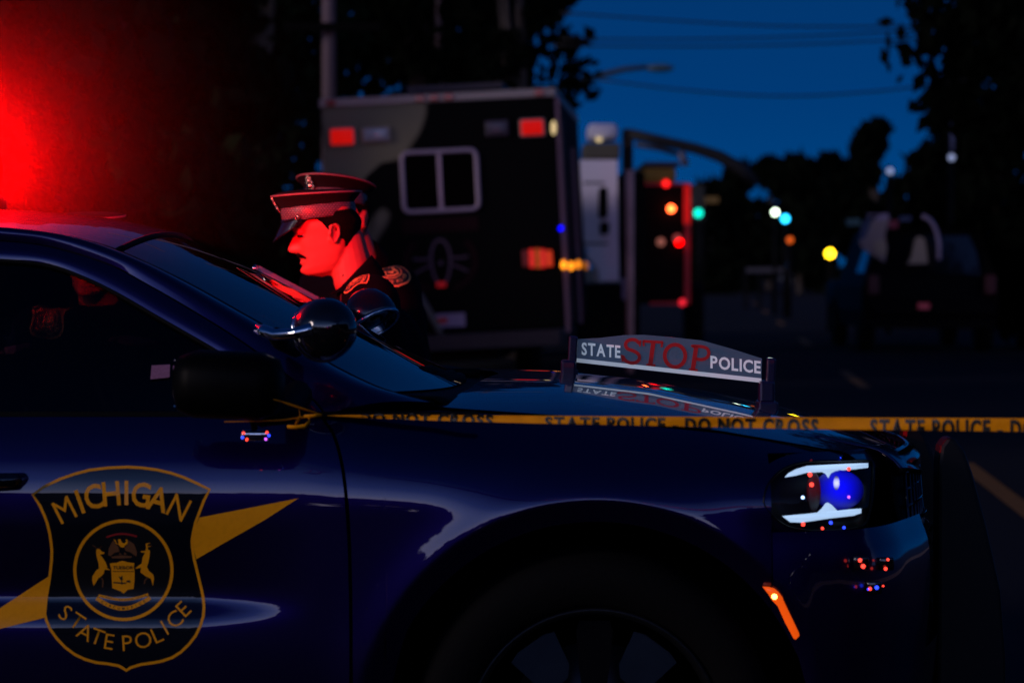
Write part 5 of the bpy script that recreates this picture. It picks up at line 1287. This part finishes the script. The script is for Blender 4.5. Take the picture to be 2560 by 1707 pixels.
# ================================================================== TRAFFIC SIGNALS and far lamps
def signal(px, py, Y, c, e, label, r_=.11, k=0):
    p = P(px, py, Y); o = empty('traffic_signal', (p.x, Y, 0), label, 'traffic light')
    MB().box((p.x, Y + .12, p.z + .28), (.34, .2, 1.0), bev=.03).build('housing', mat('signal_housing', (.01, .009, .004), .6), o)
    MB().ball((p.x, Y, p.z), (r_, .04, r_), 18, 12).build('signal_lens', lamp_mat('sig_%d' % px, c, e), o, True)
    MB().tube([(p.x, Y + .14, 0), (p.x, Y + .14, p.z + .5)], .07, 10).build('pole', BLACK, o, True)
signal(1746, 533, 72, (.0, .95, .65), 1.9, 'green traffic light just right of the red-edged truck')
def farlamp(px, py, Y, r_, c, e, label, cat='lamp', name='warning_lamp', rx_=1.):
    p = P(px, py, Y); o = empty(name, (p.x, Y, 0), label, cat)
    MB().tube([(p.x, Y + .06, 0), (p.x, Y + .06, p.z)], .05, 8).build('stand', BLACK, o, True)
    MB().ball(p, (r_ * rx_, r_ * .6, r_), 16, 10).build('lens', lamp_mat('far_%d' % px, c, e), o, True)
    MB().lathe([(r_*1.0, .0), (r_*1.15, .0), (r_*1.15, .12), (0, .14)], p, (0, 1, 0), 20).build('housing', BLACK, o, True); return o
farlamp(1938, 531, 66, .075, (.80, 1., .75), 7, 'white lamp at the road end beside the blue one', 'lamp')
farlamp(1963, 547, 64, .085, (.02, .55, 1.), 6, 'bright blue flashing lamp at the road end', 'lamp')
farlamp(1975, 600, 62, .07, (1., .14, .01), 1.0, 'dim orange lamp below the blue one', 'lamp')
farlamp(2075, 634, 50, .085, (1., .62, .01), 9, 'bright yellow lamp left of the parked dark vehicle', 'lamp')
for px, py, lb in ((2225, 428, 'small grey disc lamp high against the dark trees'), (2379, 394, 'grey lamp at the foot of the pale streak on the right')):
    p = P(px, py, 48); o = empty('yard_lamp', (p.x, 48, 0), lb, 'lamp')
    MB().tube([(p.x, 48.1, 0), (p.x, 48.1, p.z + (.6 if px > 2300 else .1))], .05, 8).build('pole', BLACK, o, True)
    MB().ball(p, .06, 12, 8).build('lens', lamp_mat('yard', (.32, .38, .62), .9), o, True)
    if px > 2300: MB().tube([(p.x, 47.95, p.z + .1), (p.x, 47.95, p.z + .62)], .035, 8).build('reflective_sleeve', mat('sleeve_pale', (.25, .25, .38), .5), o, True)
# far pale guardrail and yellow sign by the road end
a = P(1865, 675, 75); b_ = P(1970, 675, 75)
gr_ = empty('guardrail', (a.x, 75, 0), 'short pale guardrail across the far end of the road', 'guardrail')
MB().box(((a.x+b_.x)/2, 75, (a.z)), (b_.x-a.x, .08, .14)).build('rail', mat('rail_pale', (.045, .04, .05), .7), gr_)
for k in range(4): MB().box((a.x + (b_.x-a.x)*k/3, 75.1, a.z/2), (.1, .1, a.z)).build('post', BLACK, gr_)
p = P(1757, 500, 75); ys = empty('road_sign', (p.x, 75, 0), 'dim yellow roadside board right of the red-edged truck', 'sign')
MB().box((p.x, 75, p.z), (.9, .06, .18)).build('board', mat('sign_yellow', (.18, .10, .01), .6), ys); MB().tube([(p.x, 75.06, 0), (p.x, 75.06, p.z)], .04, 8).build('post', BLACK, ys, True)
# ================================================================== DARK UTILITY VEHICLE ON THE RIGHT
def suv(name, x, Y, label, cat='car', paint=None, rot=0., lampmat=None):
    o = empty(name, (x, Y, 0), label, cat); pm = paint or mat('dark_paint', (.001, .001, .002), .6, spec=.06)
    prof = [(.35, .93), (.6, .98), (.95, .98), (1.12, .93), (1.45, .82), (1.72, .72), (1.80, .62), (1.83, .0)]
    rows = []
    for d, sc1 in ((0, .97), (.08, 1), (2.6, 1), (3.0, 1)):
        rows.append([V((x + s*w_*sc1, Y + d + (.22 if z > 1.4 and d == 0 else .08 if z > 1 and d == 0 else 0), z)) for s, ls in ((-1, prof), (1, list(reversed(prof[:-1])))) for z, w_ in ls])
    body = grid('body', rows, pm, o)
    n = len(rows[0]); me = body.data; bm = bmesh.new(); bm.from_mesh(me); bm.verts.ensure_lookup_table(); bm.faces.new([bm.verts[i] for i in range(n)]); bm.to_mesh(me); bm.free(); fix(body); me.polygons.foreach_set('use_smooth', [False]*len(me.polygons))
    MB().box((x, Y + 3.9, .78), (1.9, 2.0, .5), bev=.12).build('hood', pm, o, True)
    # rear glass
    gs = [(-.70, 1.12), (.70, 1.12), (.66, 1.45), (.56, 1.68), (-.56, 1.68), (-.66, 1.45)]
    rwd = MB().prism(gs, .01, lambda u, v, w_: V((x + u, Y + .055 + max(0, v-1.1)*.28 - w_, v))).build('rear_window', GLOSSB, o)
    for s in (-1, 1):
        MB().box((x + s*.84, Y - .01, .98), (.16, .05, .28), bev=.02).build('tail_lamp', mat('tail_dark_red', (.06, .006, .01), .5), o)
        for d in (.7, 3.8): MB().lathe([(0, -.11), (.25, -.11), (.36, -.1), (.38, 0), (.36, .1), (0, .11)], V((x + s*.86, Y + d, .38)), (1, 0, 0), 28).build('wheel', RUB, o, True)
        MB().prism([(.35, 1.15), (1.2, 1.15), (1.15, 1.58), (.5, 1.62)], .006, lambda u, v, w_: V((x + s*(.985 - max(0, v - .95)*.31 + w_), Y + u, v))).build('side_window', GLOSSB, o)
    MB().box((x, Y - .02, .62), (1.8, .12, .22), bev=.04).build('bumper', pm, o, True)
    return o, rwd
VY = 38.; vx = P(2330, 600, VY).x
sv, rwd = suv('parked_suv', vx, VY, 'dark parked vehicle with pale painted reflections over its windows at right', 'car')
def vq(pts, m, name, Y=VY - .12, par=sv, th=.05): return MB().prism(pts, th, lambda u, v, w_: P(u, v, Y) + V((0, w_, 0))).build(name, m, par)
PALEG = mat('mirror_pale', (.26, .22, .24), .3, metal=.2); WARMG = mat('warm_pale', (.30, .25, .20), .5); BLUEG = mat('blue_pale', (.03, .05, .13), .5); LAV = mat('lavender_trim', (.26, .22, .36), .4)  # pale colours for window reflections, put on flat pieces
vq([(2148, 600), (2156, 562), (2172, 540), (2200, 536), (2172, 560), (2166, 592)], BLUEG, 'glass_reflection')
vq([(2166, 592), (2180, 552), (2222, 548), (2212, 590), (2218, 620), (2212, 655), (2188, 642), (2160, 625), (2146, 604)], PALEG, 'pale_reflection')
vq([(2168, 536), (2220, 534), (2224, 548), (2178, 552)], LAV, 'roof_edge'); vq([(2186, 604), (2214, 600), (2216, 636), (2190, 638)], WARMG, 'warm_reflection', VY - .16)
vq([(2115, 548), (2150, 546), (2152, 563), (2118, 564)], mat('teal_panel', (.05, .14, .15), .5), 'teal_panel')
pts = rs([(2306, 540), (2325, 550), (2340, 575), (2347, 605), (2348, 650)], 14)
MB().tube([P(x, y, VY - .14) for x, y in pts], .03, 8).build('window_trim', LAV, sv, True)
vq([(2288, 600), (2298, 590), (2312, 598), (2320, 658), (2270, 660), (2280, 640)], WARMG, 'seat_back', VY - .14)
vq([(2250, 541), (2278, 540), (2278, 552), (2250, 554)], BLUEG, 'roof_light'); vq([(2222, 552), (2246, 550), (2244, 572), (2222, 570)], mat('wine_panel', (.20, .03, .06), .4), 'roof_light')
vq([(2296, 758), (2324, 758), (2324, 772), (2296, 772)], mat('reflector_pink', (.40, .08, .12), .4, emit=(1, .1, .15), es=.04), 'rear_reflector')
# ================================================================== BEHIND THE PHOTOGRAPHER (seen only as reflections)
for i in range(38):
    an = R(-185 + i * 5.15); rr = 31 + (i % 2) * 4; x = rr * math.cos(an); y = rr * math.sin(an); h = 5.2 + (i * 37 % 11) * .16
    if i < 3:
        if i == 0: rt = [tree(x, y, h, 4.4, 'tree in the row across the road behind the photographer', 2200, .5, LEAFD, 80, low=-.05, group='trees behind the photographer', nb=12)]
        else: rt.append(tree(x, y, h, 4.4, 'tree in the row across the road behind the photographer', 2200, .5, LEAFD, 80 + i, low=-.05, group='trees behind the photographer', nb=12))
    else:
        c = copy_tree(rt[i % 3], loc=(x, y, 0), rotz=i * 1.3)
        if x > 9: c.scale = (1.15, 1.15, 1.7)
s2, _ = suv('support_suv', 1.3, -9.0, 'dark police vehicle parked behind the photographer with roof flashers')
lb_ = MB().box((1.3, -7.7, 1.89), (1.2, .25, .10), bev=.03).build('light_bar', BLACK, s2, True)
for k, (dx, c) in enumerate(((-.5, 'r'), (-.36, 'b'), (.36, 'r'), (.5, 'b'))):
    MB().box((1.3 + dx, -7.55, 1.90), (.09, .05, .07), bev=.01).build('flash_module', lamp_mat('bar_' + c, (1, .01, .01) if c == 'r' else (.0, .02, 1), 90), lb_, True)
# scattering volume added for the glow round the beacon, thinning outwards
HZ = bpy.data.materials.new('glow_volume'); HZ.use_nodes = True; t = HZ.node_tree; t.nodes.clear(); o_ = t.nodes.new('ShaderNodeOutputMaterial'); pv = t.nodes.new('ShaderNodeVolumePrincipled')
pv.inputs['Color'].default_value = (.95, .93, .93, 1); t.links.new(pv.outputs[0], o_.inputs['Volume'])
MR = 1.5; MC = V((BX, YC, BZ + .10))
tc_ = t.nodes.new('ShaderNodeTexCoord'); vm = t.nodes.new('ShaderNodeVectorMath'); vm.operation = 'DISTANCE'; vm.inputs[1].default_value = (0, 0, 0)
t.links.new(tc_.outputs['Object'], vm.inputs[0])
m1 = t.nodes.new('ShaderNodeMapRange'); m1.inputs['From Min'].default_value = 0; m1.inputs['From Max'].default_value = MR; m1.inputs['To Min'].default_value = 1; m1.inputs['To Max'].default_value = 0
t.links.new(vm.outputs['Value'], m1.inputs['Value'])
m2 = t.nodes.new('ShaderNodeMath'); m2.operation = 'POWER'; m2.inputs[1].default_value = 9.0; t.links.new(m1.outputs[0], m2.inputs[0])
m3 = t.nodes.new('ShaderNodeMath'); m3.operation = 'MULTIPLY'; m3.inputs[1].default_value = .19; t.links.new(m2.outputs[0], m3.inputs[0]); t.links.new(m3.outputs[0], pv.inputs['Density']); HZ.cycles.volume_sampling = 'EQUIANGULAR'
hz_ = MB().ball((0, 0, 0), MR, 32, 20).build('glow_volume', HZ, None, True); hz_.location = MC; tag(hz_, kind='stuff')
print('TRIS', sum(len(o.data.polygons) for o in sc.objects if o.type == 'MESH'))
